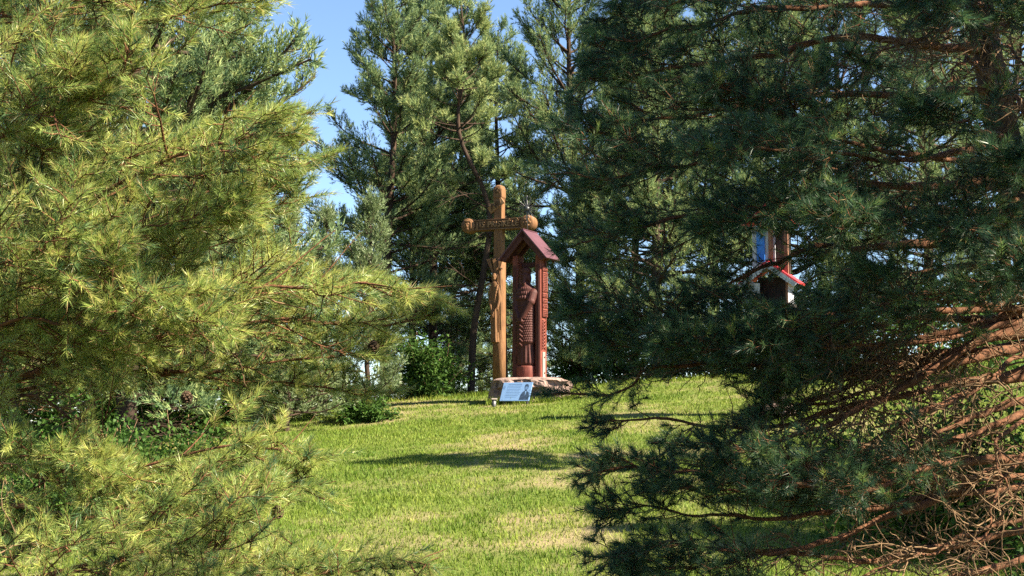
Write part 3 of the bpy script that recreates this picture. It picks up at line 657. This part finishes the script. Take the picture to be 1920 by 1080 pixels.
place(D1, 'pine_tree', 'tall full pine behind the iron sun finial of the red shrine', gpos(1085, 37.5), 1.0, group=FG)
place(B2, 'pine_tree', 'pine behind the head of the carved cross', gpos(945, 43), 3.3, 1.02, group=FG)
place(D1, 'pine_tree', 'pine far back in the shade between the trunks by the cross', gpos(850, 45), 2.3, .9, group=FG)
place(B1, 'pine_tree', 'dense pine far back behind the rounded crest bush', gpos(775, 43), 4.3, .95, group=FG)
place(B1, 'pine_tree', 'small pine far behind the gap between cross and shrine', gpos(965, 47), 5.0, .8, group=FG)
place(B1, 'pine_tree', 'small shaded pine far behind the bent orange trunk', gpos(900, 48), 1.2, .78, group=FG)
place(A1, 'pine_tree', 'bushy pine with sunlit side against the blue sky gap', gpos(235, 25), .3, 1.32)
place(A1, 'pine_tree', 'second bushy pine close behind the sky gap pine', gpos(285, 29), 4.4, 1.32)
place(A1, 'pine_tree', 'small low pine on the crest just past the boulder', gpos(1088, 34.3), 4.4, .5)
place(A1, 'pine_tree', 'small low pine on the falling crest next to the far low pine', gpos(215, 33), 2.7, .55)
place(A1, 'pine_tree', 'small low pine beyond the lowest sunlit boughs', gpos(-10, 31), .7, .6)
place(A1, 'pine_tree', 'small low pine between the bushes on the falling crest', gpos(390, 33), 5.7, .5)
place(A1, 'pine_tree', 'low branched pine seen through the near sunlit boughs', gpos(40, 27), 2.2, 1.2)
place(A1, 'pine_tree', 'low branched pine on the falling crest behind the bushy young pine', gpos(470, 36), 1.1, .62)
place(A1, 'pine_tree', 'low branched pine on the falling crest behind the sky gap pine', gpos(300, 37), 3.9, .85)
place(A1, 'pine_tree', 'low branched pine on the falling crest farthest from the cross', gpos(130, 35), 5.1, .9)
RG = 'shaded pines behind the near dark pine'
for k, (px, d, rz, s, ms, lab) in enumerate((
        (1235, 33.5, 2.0, .92, A1, 'bushy low branched pine close beside the red shrine'), (1190, 41, .7, 1.05, B2, 'tall pine between the shrine and the dark pine'),
        (1345, 37.5, 4.0, 1.0, D1, 'pine directly behind the white and blue shrine'), (1480, 34.5, 1.5, .95, A1, 'bushy pine behind the red roof of the painted shrine'),
        (1600, 38, 5.2, 1.0, D1, 'pine in the shade beyond the painted shrine'), (1740, 33, .3, .95, A1, 'bushy pine at the shaded wood edge'),
        (1900, 36, 2.9, 1.0, D1, 'pine farthest along the shaded wood edge'), (1995, 18.3, 1.9, .86, C1, 'small pine beside the lawn throwing the lower shadow streak'))):
    place(ms, 'pine_tree', lab, gpos(px, d), rz, s, group=RG)
for k, (x, y, s, ms, lab) in enumerate(((4.7, 6.9, 1.16, B2, 'unseen high crowned pine added to shade the near dark pine'), (5.3, 4.3, .66, A1, 'unseen low broad pine added before the high crowned one for more shade'),  # unseen pines, added to shade the near dark pine
        (10.2, 11.8, .8, A1, 'unseen low branched pine added to shade the lawn edge'), (7.6, 12.0, .5, A1, 'small low unseen pine opening the row added to shade the lawn edge'), (8.2, 14.6, .52, A1, 'small low unseen pine in the middle of the row added to shade the lawn edge'), (8.9, 17.4, .5, A1, 'small low unseen pine closing the row added to shade the lawn edge'),  # unseen row, added to throw shade on the lawn edge and bush
        (7.6, 1.4, .88, A1, 'unseen low branched pine added to cut skylight on the near dark pine'), (4.8, -2.2, .9, A1, 'lone unseen low branched pine added behind the camera to cut skylight'))):  # two more out of view, added to cut skylight on the dark pine
    place(ms, 'pine_tree', lab, (x, y, float(ground(x, y)) - .05), k * 1.7, s, group='unseen pines added for shade beside the near dark pine')
# young pines with upright shoots
Y1 = far_pine(31, 4.4, .08, .95, n_limb=60, per=13, n_need=18, nl=.07, w=.012, tint=.45, trunk_r=.05, bare_low=0, shape=.7, el0=4, el1=70, fill=.08)
Y2 = far_pine(32, 4.0, .08, 1.25, n_limb=85, per=15, n_need=18, nl=.07, w=.012, tint=.5, trunk_r=.055, bare_low=0, shape=.5, el0=4, el1=70, fill=.08)
place(Y1, 'young_pine', 'slender pale young pine with candle shoots before the dark pines', gpos(692, 28.5), .5, group='young pines', bark='bark_dark', limb='bark_dark', leaf='needle_young')
place(Y2, 'young_pine', 'bushy pale young pine behind the sunlit boughs', gpos(540, 27), 1.5, group='young pines', bark='bark_dark', limb='bark_dark', leaf='needle_young')
place(Y1, 'young_pine', 'thin young pine between the bushy young pine and the sky gap', gpos(610, 29.5), 2.6, .97, group='young pines', bark='bark_dark', limb='bark_dark', leaf='needle_young')

# ------------------------------------------------------------------ broadleaf bushes
def bush(name, label, loc, rx, rz_, n, size, seed, group=None):
    rng = np.random.default_rng(seed); r = thing(name, label, 'bush', loc, 0, group)
    ns = max(10, n // 160); az = rng.uniform(0, 6.28, ns); el = np.radians(rng.uniform(18, 88, ns))
    d = np.stack([np.cos(az) * np.cos(el), np.sin(az) * np.cos(el), np.sin(el)], 1)
    ln = 1 / np.sqrt((np.cos(el) / rx) ** 2 + (np.sin(el) / rz_) ** 2) * rng.uniform(.7, 1.08, ns)
    P = grow(np.zeros((ns, 3)) + np.stack([rng.normal(0, rx * .12, ns), rng.normal(0, rx * .12, ns), np.full(ns, -.05)], 1), d, ln, 8, rng, 0, .02, .12)
    V, F = tubes(P, np.full((ns, 1), .012) * np.linspace(1, .3, 8)[None], 4); link('stems', mesh_np('stems', V, F, smooth=True), 'twig', r)
    k = n // ns; i = np.repeat(np.arange(ns), k); p, T = at(P[i], rng.uniform(.25, 1.0, ns * k) ** .7)
    off = unit(rng.normal(0, 1, (ns * k, 3))) * (rng.random((ns * k, 1)) ** .5) * rx * .22
    p = p + off; p[:, 2] = np.maximum(p[:, 2], .03)
    d = unit(off + rng.normal(0, .4, p.shape) * rx * .2); nrm = unit(np.array([0, 0, 1.0]) + rng.normal(0, .55, p.shape)); sd = unit(np.cross(d, nrm))
    L = size * rng.uniform(.6, 1.25, (len(p), 1))
    V = np.stack([p, p + d * L * .5 + sd * L * .33, p + d * L, p + d * L * .5 - sd * L * .33], 1).reshape(-1, 3)
    V[2::4, 2] -= (L[:, 0] * .18)
    link('foliage', mesh_np('foliage', V, np.arange(len(p) * 4).reshape(-1, 4), np.repeat(np.clip(rng.normal(.5, .2, len(p)), 0, 1), 4)), 'broad_leaf', r)
    return r
def bpos(px, d): p = gpos(px, d); return p
bush('leafy_bush', 'rounded dark green bush on the crest beside the cross', bpos(792, 33.3), 1.2, 1.7, 10000, .085, 1)
bush('leafy_bush', 'low green bush round the foot of the slender pale young pine', bpos(688, 28.2), .6, .75, 5000, .08, 7)
bush('leafy_bush', 'bright green bush seen through the gap in the sunlit boughs', bpos(340, 17), .95, 1.25, 8000, .06, 2)
bush('leafy_bush', 'second green bush in the gap, hiding the trunk of the sky gap pine', bpos(215, 16), .85, 1.35, 7000, .06, 12)
bush('leafy_bush', 'green bush behind the lowest sunlit boughs', bpos(90, 15), 1.0, 1.3, 8000, .06, 3)
bush('leafy_bush', 'shaded leafy bush behind the bare orange limbs', bpos(1780, 13.5), 1.3, 1.75, 10000, .065, 4)
bush('leafy_bush', 'broad leafy bush at the foot of the near dark pine', bpos(1985, 9.2), .75, 1.35, 5000, .05, 5)
bush('leafy_bush', 'small leafy bush beyond the lowest dark boughs', bpos(1600, 16), .8, 1.0, 5000, .06, 6)

CG = 'low bushes along the crest of the slope'
for k, (px, d, rx, h_, lab) in enumerate(((1100, 34.5, 1.3, 1.7, 'dark bush on the crest just past the boulder'), (1190, 35.5, 1.4, 2.2, 'dark bush between the boulder and the painted shrine'), (1300, 35, 1.5, 2.0, 'dark bush behind the painted shrine shaft'),
        (1420, 35, 1.5, 2.3, 'tall dark bush on the crest behind the painted shrine'), (1560, 33.5, 1.6, 2.2, 'dark bush at the shaded wood edge'), (1700, 31, 1.5, 2.2, 'wide dark bush at the wood edge behind bare limbs'), (1850, 29, 1.6, 2.4, 'dark bush at the wood edge beside the slender pine'),
        (590, 31, 1.2, 1.2, 'low bush under the thin young pine'), (470, 30, 1.4, 1.8, 'bush at the foot of the bushy young pine'), (340, 29, 1.4, 2.0, 'bush under the bushy sky gap pine'), (200, 27, 1.4, 1.9, 'bush beside the low branched pine'), (60, 24, 1.4, 2.0, 'bush in front of the low branched pine'))):
    bush('leafy_bush', lab, gpos(px, d), rx, h_, 3200, .12, 50 + k, CG)
# ------------------------------------------------------------------ near sunlit pine (left)
rng = np.random.default_rng(77)
lt = np.array([-3.45, 7.3, float(ground(-3.45, 7.3)) - .05])
left = thing('pine_tree', 'near sunlit pine with long yellow green boughs reaching over the lawn', 'tree', lt)
trunk_obj(left, [lt - [0, 0, .3], lt + [.04, .05, 1.6], lt + [-.05, 0, 3.4], lt + [.02, .1, 5.2], lt + [0, 0, 7.0]], [.19, .16, .13, .09, .03], rng=rng)
def onL(z): return lt + np.array([.02, .02, z])
LB = [  # attach height, sight-line points (px, py, metres), limb radius, options
    (2.9, [(-120, 150, 6.8), (120, 62, 6.4), (300, 34, 6.2), (430, 8, 6.1), (520, -14, 6.1)], .030, {}),
    (2.8, [(-120, 90, 6.6), (80, 20, 6.3), (220, -20, 6.2), (330, -50, 6.2)], .026, {}),
    (2.6, [(-120, 250, 6.5), (60, 190, 6.1), (180, 155, 5.9), (275, 128, 5.8)], .024, {}),
    (2.5, [(-160, 330, 6.4), (0, 260, 6.0), (90, 215, 5.9), (150, 190, 5.9)], .024, {}),
    (2.1, [(-90, 470, 6.4), (140, 395, 6.0), (320, 300, 5.8), (460, 255, 5.7), (585, 208, 5.7)], .034, dict(l2=.58)),
    (2.2, [(-90, 400, 6.7), (100, 330, 6.4), (270, 285, 6.2), (380, 255, 6.1), (455, 225, 6.1)], .03, {}),
    (2.0, [(-60, 520, 6.8), (230, 432, 6.5), (430, 345, 6.4), (540, 318, 6.4), (615, 290, 6.4)], .03, {}),
    (1.8, [(-60, 590, 6.9), (230, 500, 6.7), (440, 405, 6.6), (585, 372, 6.6)], .03, {}),
    (1.75, [(-60, 540, 6.2), (140, 470, 5.9), (300, 420, 5.8), (410, 400, 5.8)], .026, {}),
    (1.7, [(-60, 640, 6.6), (240, 585, 6.3), (450, 545, 6.2), (650, 535, 6.2), (750, 555, 6.2), (845, 568, 6.3)], .034, dict(l2=.55)),
    (1.5, [(-20, 722, 6.7), (90, 700, 6.6), (300, 640, 6.6), (500, 605, 6.6), (680, 606, 6.7), (795, 600, 6.8)], .042, dict(l2=.55)),
    (1.5, [(-60, 670, 7.2), (200, 640, 7.1), (400, 590, 7.1), (560, 545, 7.1), (680, 520, 7.1)], .03, {}),
    (1.45, [(-60, 730, 7.1), (210, 690, 7.0), (400, 695, 7.0), (590, 668, 7.1), (735, 645, 7.1)], .03, dict(l2=.42)),
    (1.4, [(-60, 760, 7.3), (200, 705, 7.2), (430, 715, 7.2), (610, 728, 7.2), (735, 735, 7.2)], .03, dict(l2=.30)),
    (1.35, [(-60, 640, 6.0), (120, 600, 5.8), (260, 590, 5.7), (370, 600, 5.7)], .026, {}),
    (1.2, [(-60, 800, 6.3), (60, 742, 6.2), (130, 790, 6.1), (215, 880, 6.1)], .024, dict(bare=.85, l2=.4)),
    (1.1, [(-60, 880, 6.2), (140, 905, 6.0), (300, 865, 5.9), (470, 838, 5.9), (635, 858, 5.9)], .030, dict(l2=.42)),
    (1.0, [(-60, 960, 6.0), (170, 960, 5.9), (380, 905, 5.9), (520, 905, 5.9), (608, 930, 5.9)], .030, dict(l2=.42)),
    (.9, [(-60, 1040, 5.8), (180, 1010, 5.6), (350, 965, 5.6), (470, 945, 5.6)], .028, dict(l2=.42)),
    (.8, [(-60, 1100, 5.6), (200, 1050, 5.4), (430, 1035, 5.4), (590, 1062, 5.4)], .03, dict(l2=.42)),
    (.7, [(-60, 1180, 5.3), (330, 1110, 5.2), (620, 1068, 5.2), (790, 1052, 5.2)], .03, dict(l2=.34)),
    (1.0, [(-120, 860, 6.0), (20, 850, 5.8), (120, 870, 5.7), (190, 900, 5.7)], .022, dict(l2=.35)),
    (1.9, [(-150, 560, 6.0), (-20, 500, 5.7), (80, 470, 5.6), (180, 470, 5.6)], .022, {}),
    (1.6, [(-150, 700, 6.3), (0, 650, 6.1), (120, 640, 6.0), (220, 670, 6.0)], .022, {}),
    (2.3, [(-150, 380, 6.9), (20, 330, 6.7), (130, 300, 6.6), (220, 330, 6.6)], .022, {}),
    (3.6, [(-100, -60, 6.9), (100, -110, 6.6), (300, -130, 6.5)], .026, {}),
    (4.3, [(-100, -300, 7.1), (60, -330, 7.0), (200, -340, 6.9)], .024, {}),
]
def gapL(P):                                    # openings between the boughs, and how far they reach
    px, py = project(P); r = np.random.default_rng(len(P)).random(len(P))
    g1 = (px > 285) & (px < 640) & (py > 95) & (py < 225 - .12 * (px - 285))
    g2 = (((px - 315) / 125) ** 2 + ((py - 795) / 62) ** 2 < 1)
    edge = px > np.interp(py, [-50, 20, 60, 110, 190, 220, 290, 350, 400, 440, 490, 530, 560, 600, 650, 700, 735, 755, 775, 800, 830, 870, 930, 960, 1020, 1050, 1080],
                          [540, 505, 470, 540, 575, 585, 605, 580, 560, 520, 600, 760, 855, 815, 750, 725, 750, 680, 560, 540, 610, 620, 590, 480, 560, 800, 820])
    return ~((g1 & (r < .985)) | (g2 & (r < .93))) & ~(edge & (r < .985))
tot = 0
for z, c, r0, kw in LB:
    pts = [onL(z)] + [W(*p) for p in c]
    o = dict(l2=.5, bare=.1, step=.062, n_need=60, nl=.049, tint=.60 + float(rng.uniform(-.13, .10)), brown=.11, up=.07, keep=gapL); o.update(kw)
    tot += bough(pts, r0 * .75, left, rng, **o)[1]
NSH['left'] = tot
def cone(root, p, s=1.0):
    bm = bmesh.new()
    for k in range(34):
        t = k * 2.4; u = k / 34; rr = .017 * math.sin(math.pi * (.12 + .8 * u)) + .004; zc = -.045 * u
        M_ = Matrix.Translation((rr * math.cos(t), rr * math.sin(t), zc)) @ Matrix.Rotation(t, 4, 'Z') @ Matrix.Rotation(.7, 4, 'Y')
        bmesh.ops.create_cube(bm, size=1, matrix=M_ @ Matrix.Diagonal((.016, .013, .005, 1)))
    bmesh.ops.scale(bm, vec=(s, s, s), verts=bm.verts[:]); bmesh.ops.translate(bm, vec=Vector(p) - root.location, verts=bm.verts[:]); bm_obj('pine_cone', bm, 'cone_scale', root)
for p in (W(163, 372, 5.75), W(700, 640, 6.5), W(350, 735, 6.3), W(520, 950, 5.8)): cone(left, p)

# ------------------------------------------------------------------ near dark pine (right)
rng = np.random.default_rng(99)
rb = W(1985, 1080, 8.6); rt = np.array([rb[0] + .05, rb[1], float(ground(rb[0], rb[1])) - .05])
right = thing('pine_tree', 'near shaded dark pine with drooping boughs and bare orange inner limbs', 'tree', rt)
trunk_obj(right, [rt - [0, 0, .3], W(1962, 700, 8.6), W(1900, 330, 8.6), W(1842, 60, 8.6), W(1820, -250, 8.6), W(1800, -620, 8.6)], [.12, .11, .10, .085, .06, .02], 'bark_dark', rng=rng)
RB = [
    ([(1835, -140, 8.6), (1600, -90, 8.0), (1400, -40, 7.7), (1230, 0, 7.5), (1120, 40, 7.5)], .045, {}),
    ([(1836, 0, 8.6), (1640, 10, 8.0), (1420, 20, 7.6), (1250, 60, 7.4), (1130, 110, 7.4)], .045, {}),
    ([(1840, 90, 8.6), (1690, 78, 8.2), (1550, 72, 7.9), (1440, 102, 7.7), (1280, 130, 7.5), (1090, 150, 7.4)], .05, {}),
    ([(1848, 170, 8.6), (1640, 175, 8.1), (1480, 185, 7.8), (1280, 215, 7.5), (1150, 245, 7.4), (1035, 232, 7.4)], .045, {}),
    ([(1860, 300, 8.6), (1680, 290, 8.0), (1540, 240, 7.4), (1440, 190, 7.2), (1330, 170, 7.1)], .035, {}),
    ([(1864, 340, 8.6), (1650, 345, 8.0), (1480, 290, 7.6), (1300, 300, 7.4), (1130, 330, 7.3), (1022, 318, 7.3)], .045, {}),
    ([(1860, 270, 8.5), (1700, 300, 7.6), (1560, 285, 6.9), (1430, 280, 6.6), (1300, 290, 6.5)], .035, dict(l2=.34)),
    ([(1866, 400, 8.6), (1620, 385, 8.0), (1380, 395, 7.6), (1190, 430, 7.4), (1060, 462, 7.4)], .042, {}),
    ([(1876, 440, 8.6), (1680, 462, 8.2), (1545, 462, 7.9), (1470, 492, 7.7), (1370, 530, 7.5), (1280, 600, 7.4)], .048, dict(l2=.36)),
    ([(1870, 420, 8.4), (1740, 420, 7.4), (1650, 420, 6.9), (1560, 400, 6.7)], .03, dict(l2=.34)),
    ([(1880, 520, 8.6), (1650, 560, 8.1), (1480, 610, 7.8), (1300, 600, 7.5), (1150, 585, 7.4), (1075, 590, 7.4)], .042, {}),
    ([(1885, 570, 8.6), (1700, 640, 8.2), (1500, 660, 7.8), (1300, 650, 7.5), (1130, 650, 7.4)], .045, {}),
    ([(1893, 610, 8.6), (1830, 650, 8.3), (1700, 722, 7.9), (1600, 772, 7.6), (1490, 822, 7.4), (1335, 850, 7.2)], .065, dict(bare=.93, l2=.5, step=.05)),
    ([(1893, 640, 8.6), (1760, 690, 8.2), (1600, 720, 7.9), (1440, 790, 7.6), (1330, 850, 7.4)], .05, dict(bare=.92, l2=.5, step=.05)),
    ([(1893, 640, 8.7), (1640, 690, 8.2), (1400, 690, 7.8), (1230, 690, 7.5), (1170, 735, 7.4), (1030, 742, 7.3)], .042, dict(l2=.30, bare=.55)),
    ([(1895, 700, 8.6), (1660, 740, 8.0), (1450, 800, 7.6), (1280, 790, 7.4), (1110, 795, 7.3)], .04, dict(l2=.28, bare=.72)),
    ([(1900, 860, 8.4), (1790, 868, 7.6), (1735, 880, 7.2), (1600, 925, 7.0), (1400, 895, 6.9), (1230, 880, 6.9), (1080, 885, 6.9)], .045, dict(l2=.40, bare=.3)),
    ([(1897, 760, 8.6), (1760, 830, 7.8), (1600, 880, 7.3), (1430, 850, 7.0), (1260, 830, 6.9)], .04, dict(l2=.36, bare=.4)),
    ([(1900, 840, 8.5), (1680, 960, 7.7), (1490, 1030, 7.2), (1320, 1062, 7.0), (1200, 1075, 6.9)], .05, dict(l2=.42, bare=.6)),
    ([(1900, 900, 8.5), (1700, 940, 7.8), (1480, 970, 7.3), (1290, 955, 7.0), (1120, 955, 6.9)], .04, dict(l2=.36, bare=.45)),
    ([(1900, 980, 8.4), (1700, 1040, 7.7), (1480, 1040, 7.2), (1280, 1020, 6.9), (1105, 1040, 6.8)], .04, dict(l2=.36, bare=.5)),
    ([(1900, 1020, 8.4), (1750, 1090, 7.8), (1560, 1110, 7.4), (1350, 1090, 7.0), (1200, 1095, 6.9)], .04, dict(l2=.36, bare=.5)),
    ([(1885, 560, 8.4), (1800, 570, 7.6), (1720, 560, 7.1), (1640, 520, 6.9)], .03, dict(l2=.34, bare=.3)),
    ([(1840, 40, 8.4), (1760, 60, 7.6), (1680, 90, 7.2), (1600, 130, 7.0)], .03, dict(l2=.4, bare=.75)),
    ([(1845, 140, 8.4), (1900, 180, 7.8), (1960, 240, 7.4), (2040, 300, 7.2)], .03, dict(l2=.5, bare=.8)),
    ([(1880, 520, 8.3), (1920, 560, 7.8), (1980, 620, 7.4), (2050, 660, 7.2)], .03, dict(l2=.5, bare=.8)),
    ([(1895, 820, 8.2), (1880, 900, 7.5), (1850, 1000, 7.0), (1800, 1080, 6.8)], .03, dict(l2=.45, bare=.95)),
    ([(1835, -200, 8.6), (1950, -180, 8.3), (2150, -140, 8.2), (2400, -80, 8.2)], .04, {}),
    ([(1850, 200, 8.6), (2000, 200, 8.6), (2200, 240, 8.6), (2500, 300, 8.6)], .04, {}),
    ([(1870, 400, 8.7), (2000, 420, 8.9), (2250, 470, 9.0), (2500, 540, 9.0)], .04, {}),
    ([(1850, 100, 8.7), (1800, 90, 9.4), (1760, 110, 10.2), (1700, 150, 10.9)], .04, {}),
    ([(1870, 350, 8.7), (1760, 350, 9.4), (1640, 380, 10.2), (1540, 420, 10.8)], .04, dict(l2=.4)),
    ([(1820, -300, 8.6), (1600, -260, 8.2), (1400, -200, 8.0), (1250, -150, 7.9)], .04, {}),
    ([(1815, -420, 8.6), (1900, -420, 8.1), (2000, -400, 7.6)], .03, {}),
    ([(1887, 580, 8.5), (1660, 590, 7.7), (1500, 625, 7.3), (1380, 650, 7.1), (1230, 655, 7.0)], .035, dict(l2=.42, bare=.2)),
    ([(1889, 600, 8.7), (1700, 600, 8.5), (1560, 650, 8.3), (1400, 690, 8.1), (1270, 690, 8.0)], .035, dict(l2=.42, bare=.2)),
    ([(1893, 640, 8.6), (1720, 700, 8.3), (1580, 745, 8.0), (1470, 770, 7.8), (1400, 790, 7.7)], .035, dict(l2=.36, bare=.65, step=.045)),
    ([(1893, 640, 8.6), (1720, 670, 8.2), (1600, 690, 7.8), (1500, 720, 7.6), (1410, 760, 7.5)], .035, dict(l2=.40, bare=.62, step=.045)),
    ([(1889, 600, 8.6), (1700, 640, 8.0), (1560, 650, 7.4), (1470, 640, 7.2), (1400, 620, 7.1)], .03, dict(l2=.36, bare=.55, step=.045)),
    ([(1893, 680, 8.6), (1760, 760, 8.2), (1640, 830, 7.8), (1520, 880, 7.5), (1400, 920, 7.3)], .04, dict(l2=.5, bare=.8, step=.075)),
    ([(1897, 740, 8.6), (1800, 790, 8.1), (1700, 850, 7.7), (1580, 900, 7.4)], .04, dict(l2=.5, bare=.9, step=.075)),
    ([(1900, 900, 8.5), (1720, 900, 7.6), (1560, 900, 7.1), (1400, 920, 6.9), (1250, 915, 6.8)], .035, dict(l2=.42, bare=.25)),
    ([(1866, 405, 8.5), (1660, 398, 7.6), (1520, 402, 7.2), (1430, 405, 7.0), (1330, 418, 6.9)], .03, dict(l2=.3, bare=.2)),
    ([(1880, 500, 8.6), (1700, 510, 8.5), (1600, 560, 8.3), (1520, 620, 8.2)], .03, dict(l2=.42, bare=.1)),
    ([(1880, 470, 8.4), (1860, 455, 7.6), (1835, 440, 7.0), (1800, 430, 6.6)], .03, dict(l2=.34, bare=.2)),
    ([(1872, 380, 8.4), (1890, 350, 7.6), (1900, 330, 7.0), (1890, 310, 6.6)], .03, dict(l2=.36, bare=.2)),
    ([(1862, 260, 8.4), (1850, 250, 7.6), (1800, 230, 7.1), (1730, 215, 6.9)], .03, dict(l2=.36, bare=.3)),
    ([(1836, 10, 8.4), (1830, 0, 7.6), (1790, -10, 7.0), (1740, 0, 6.7)], .03, dict(l2=.4, bare=.2)),
    ([(1840, 60, 8.4), (1880, 50, 7.6), (1920, 20, 7.1), (1960, 0, 6.8)], .03, dict(l2=.4, bare=.5)),
    ([(1885, 560, 8.4), (1880, 540, 7.6), (1890, 520, 7.0), (1910, 500, 6.7)], .03, dict(l2=.34, bare=.2)),
    ([(1893, 650, 8.4), (1870, 690, 7.6), (1830, 730, 7.1), (1780, 760, 6.9)], .03, dict(l2=.5, bare=.97, step=.105)),
    ([(1897, 780, 8.4), (1870, 820, 7.6), (1880, 880, 7.1), (1910, 950, 6.9)], .03, dict(l2=.5, bare=.97, step=.105)),
    ([(1900, 950, 8.4), (1820, 1000, 7.6), (1720, 1040, 7.1), (1620, 1075, 6.9)], .03, dict(l2=.5, bare=.9, step=.105)),
    ([(1850, 150, 8.4), (1820, 110, 8.0), (1790, 130, 7.7), (1760, 190, 7.5)], .025, dict(l2=.45, bare=.97, step=.105)),
    ([(1840, 60, 8.4), (1890, 90, 8.0), (1920, 140, 7.7), (1940, 220, 7.5)], .025, dict(l2=.45, bare=.97, step=.105)),
]
def gapR(P):
    px, py = project(P); r = np.random.default_rng(len(P) + 1).random(len(P))
    g1 = (((px - 1454) / 50) ** 2 + ((py - 506) / 62) ** 2 < 1)
    g2 = ((px - 1235) / (175 + 30 * np.sin(py * .11))) ** 2 + ((py - 752) / (50 + 14 * np.sin(px * .07))) ** 2 < 1
    g3 = (px > 1180) & (px < 1700) & (py > 945) & (py < 1010)
    left = px < np.interp(py, [-200, 0, 100, 230, 330, 470, 560, 640, 700, 745, 790, 885, 960, 1080], [1120, 1110, 1070, 1020, 1000, 1040, 1050, 1055, 1090, 1000, 1080, 1060, 1100, 1085])
    return ~((g1 & (r < .84)) | (g2 & (r < .75)) | (g3 & (r < .6)) | (left & (r < .96)))
tot = 0
for c, r0, kw in RB:
    c = [(float(np.interp(c[0][1], [-620, -250, 60, 330, 700, 1080], [1800, 1820, 1842, 1900, 1962, 1985])), c[0][1], 8.6)] + c[1:]
    pts = [W(*p) for p in c]
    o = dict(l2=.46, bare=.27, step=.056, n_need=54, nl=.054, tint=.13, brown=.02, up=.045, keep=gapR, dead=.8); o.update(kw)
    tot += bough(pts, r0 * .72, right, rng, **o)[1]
NSH['right'] = tot

# ------------------------------------------------------------------ grass
rng = np.random.default_rng(8); NB = 300000
y = 11 + 25 * rng.random(NB) ** 1.0; x = (rng.random(NB) - .5) * 2 * (y * .40 + .6)
hx = y * 0; dry = dryness(x, y); keepm = rng.random(NB) > dry * .55
x, y, dry = x[keepm], y[keepm], dry[keepm]
# tall fringe round the boulder and on the crest
ex = rng.uniform(-.95, .95, 2600); ey = np.where(rng.random(2600) < .7, -.62, rng.uniform(-.6, .6, 2600)) + rng.normal(0, .09, 2600)
x = np.concatenate([x, ex + ST[0]]); y = np.concatenate([y, ey + 30.0]); dry = np.concatenate([dry, np.full(2600, .2)])
z = ground(x, y); n = len(x)
h = (.02 + .032 * rng.random(n) ** 2 + .045 * vnoise(x * 1.3, y * 1.3, 41, 3) ** 2) * (1.15 - .45 * dry); h[-2600:] += rng.random(2600) ** 2 * .16
h += np.where((y > 31.5) & (y < 35.5), .09 * rng.random(n) ** 2, 0)
h = np.where(rng.random(n) < .006, h * 2.0, h)
az = rng.uniform(0, 6.28, n); ln = rng.normal(0, .45, n)[:, None] * h[:, None]
wd = (.006 + .0035 * rng.random(n)) * (.7 + y / 45)
b = np.stack([x, y, z - .004], 1); sd = np.stack([np.cos(az), np.sin(az), 0 * az], 1) * wd[:, None] * .9
tip = b + np.stack([-np.sin(az), np.cos(az), 0 * az], 1) * ln + np.stack([rng.normal(0, .3, n) * h, rng.normal(0, .3, n) * h, h], 1)
V = np.stack([b - sd, b + sd, tip], 1).reshape(-1, 3)
tn = np.clip(.24 + dry * .56 + rng.normal(0, .13, n) + (vnoise(x * .9, y * .9, 61, 3) - .5) * .55 + (vnoise(x * 4.5, y * 4.5, 71, 2) - .5) * .4, 0, 1)
tag(link('grass', mesh_np('grass', V, np.arange(n * 3).reshape(-1, 3), np.repeat(tn, 3)), 'grass_blade'), 'short mown yellow green grass over the sunny slope', 'grass', kind='stuff')
print('COUNTS', NSH, 'tris', sum(len(m.polygons) * (1 if len(m.polygons) and m.polygons[0].loop_total == 3 else 2) for m in bpy.data.meshes))
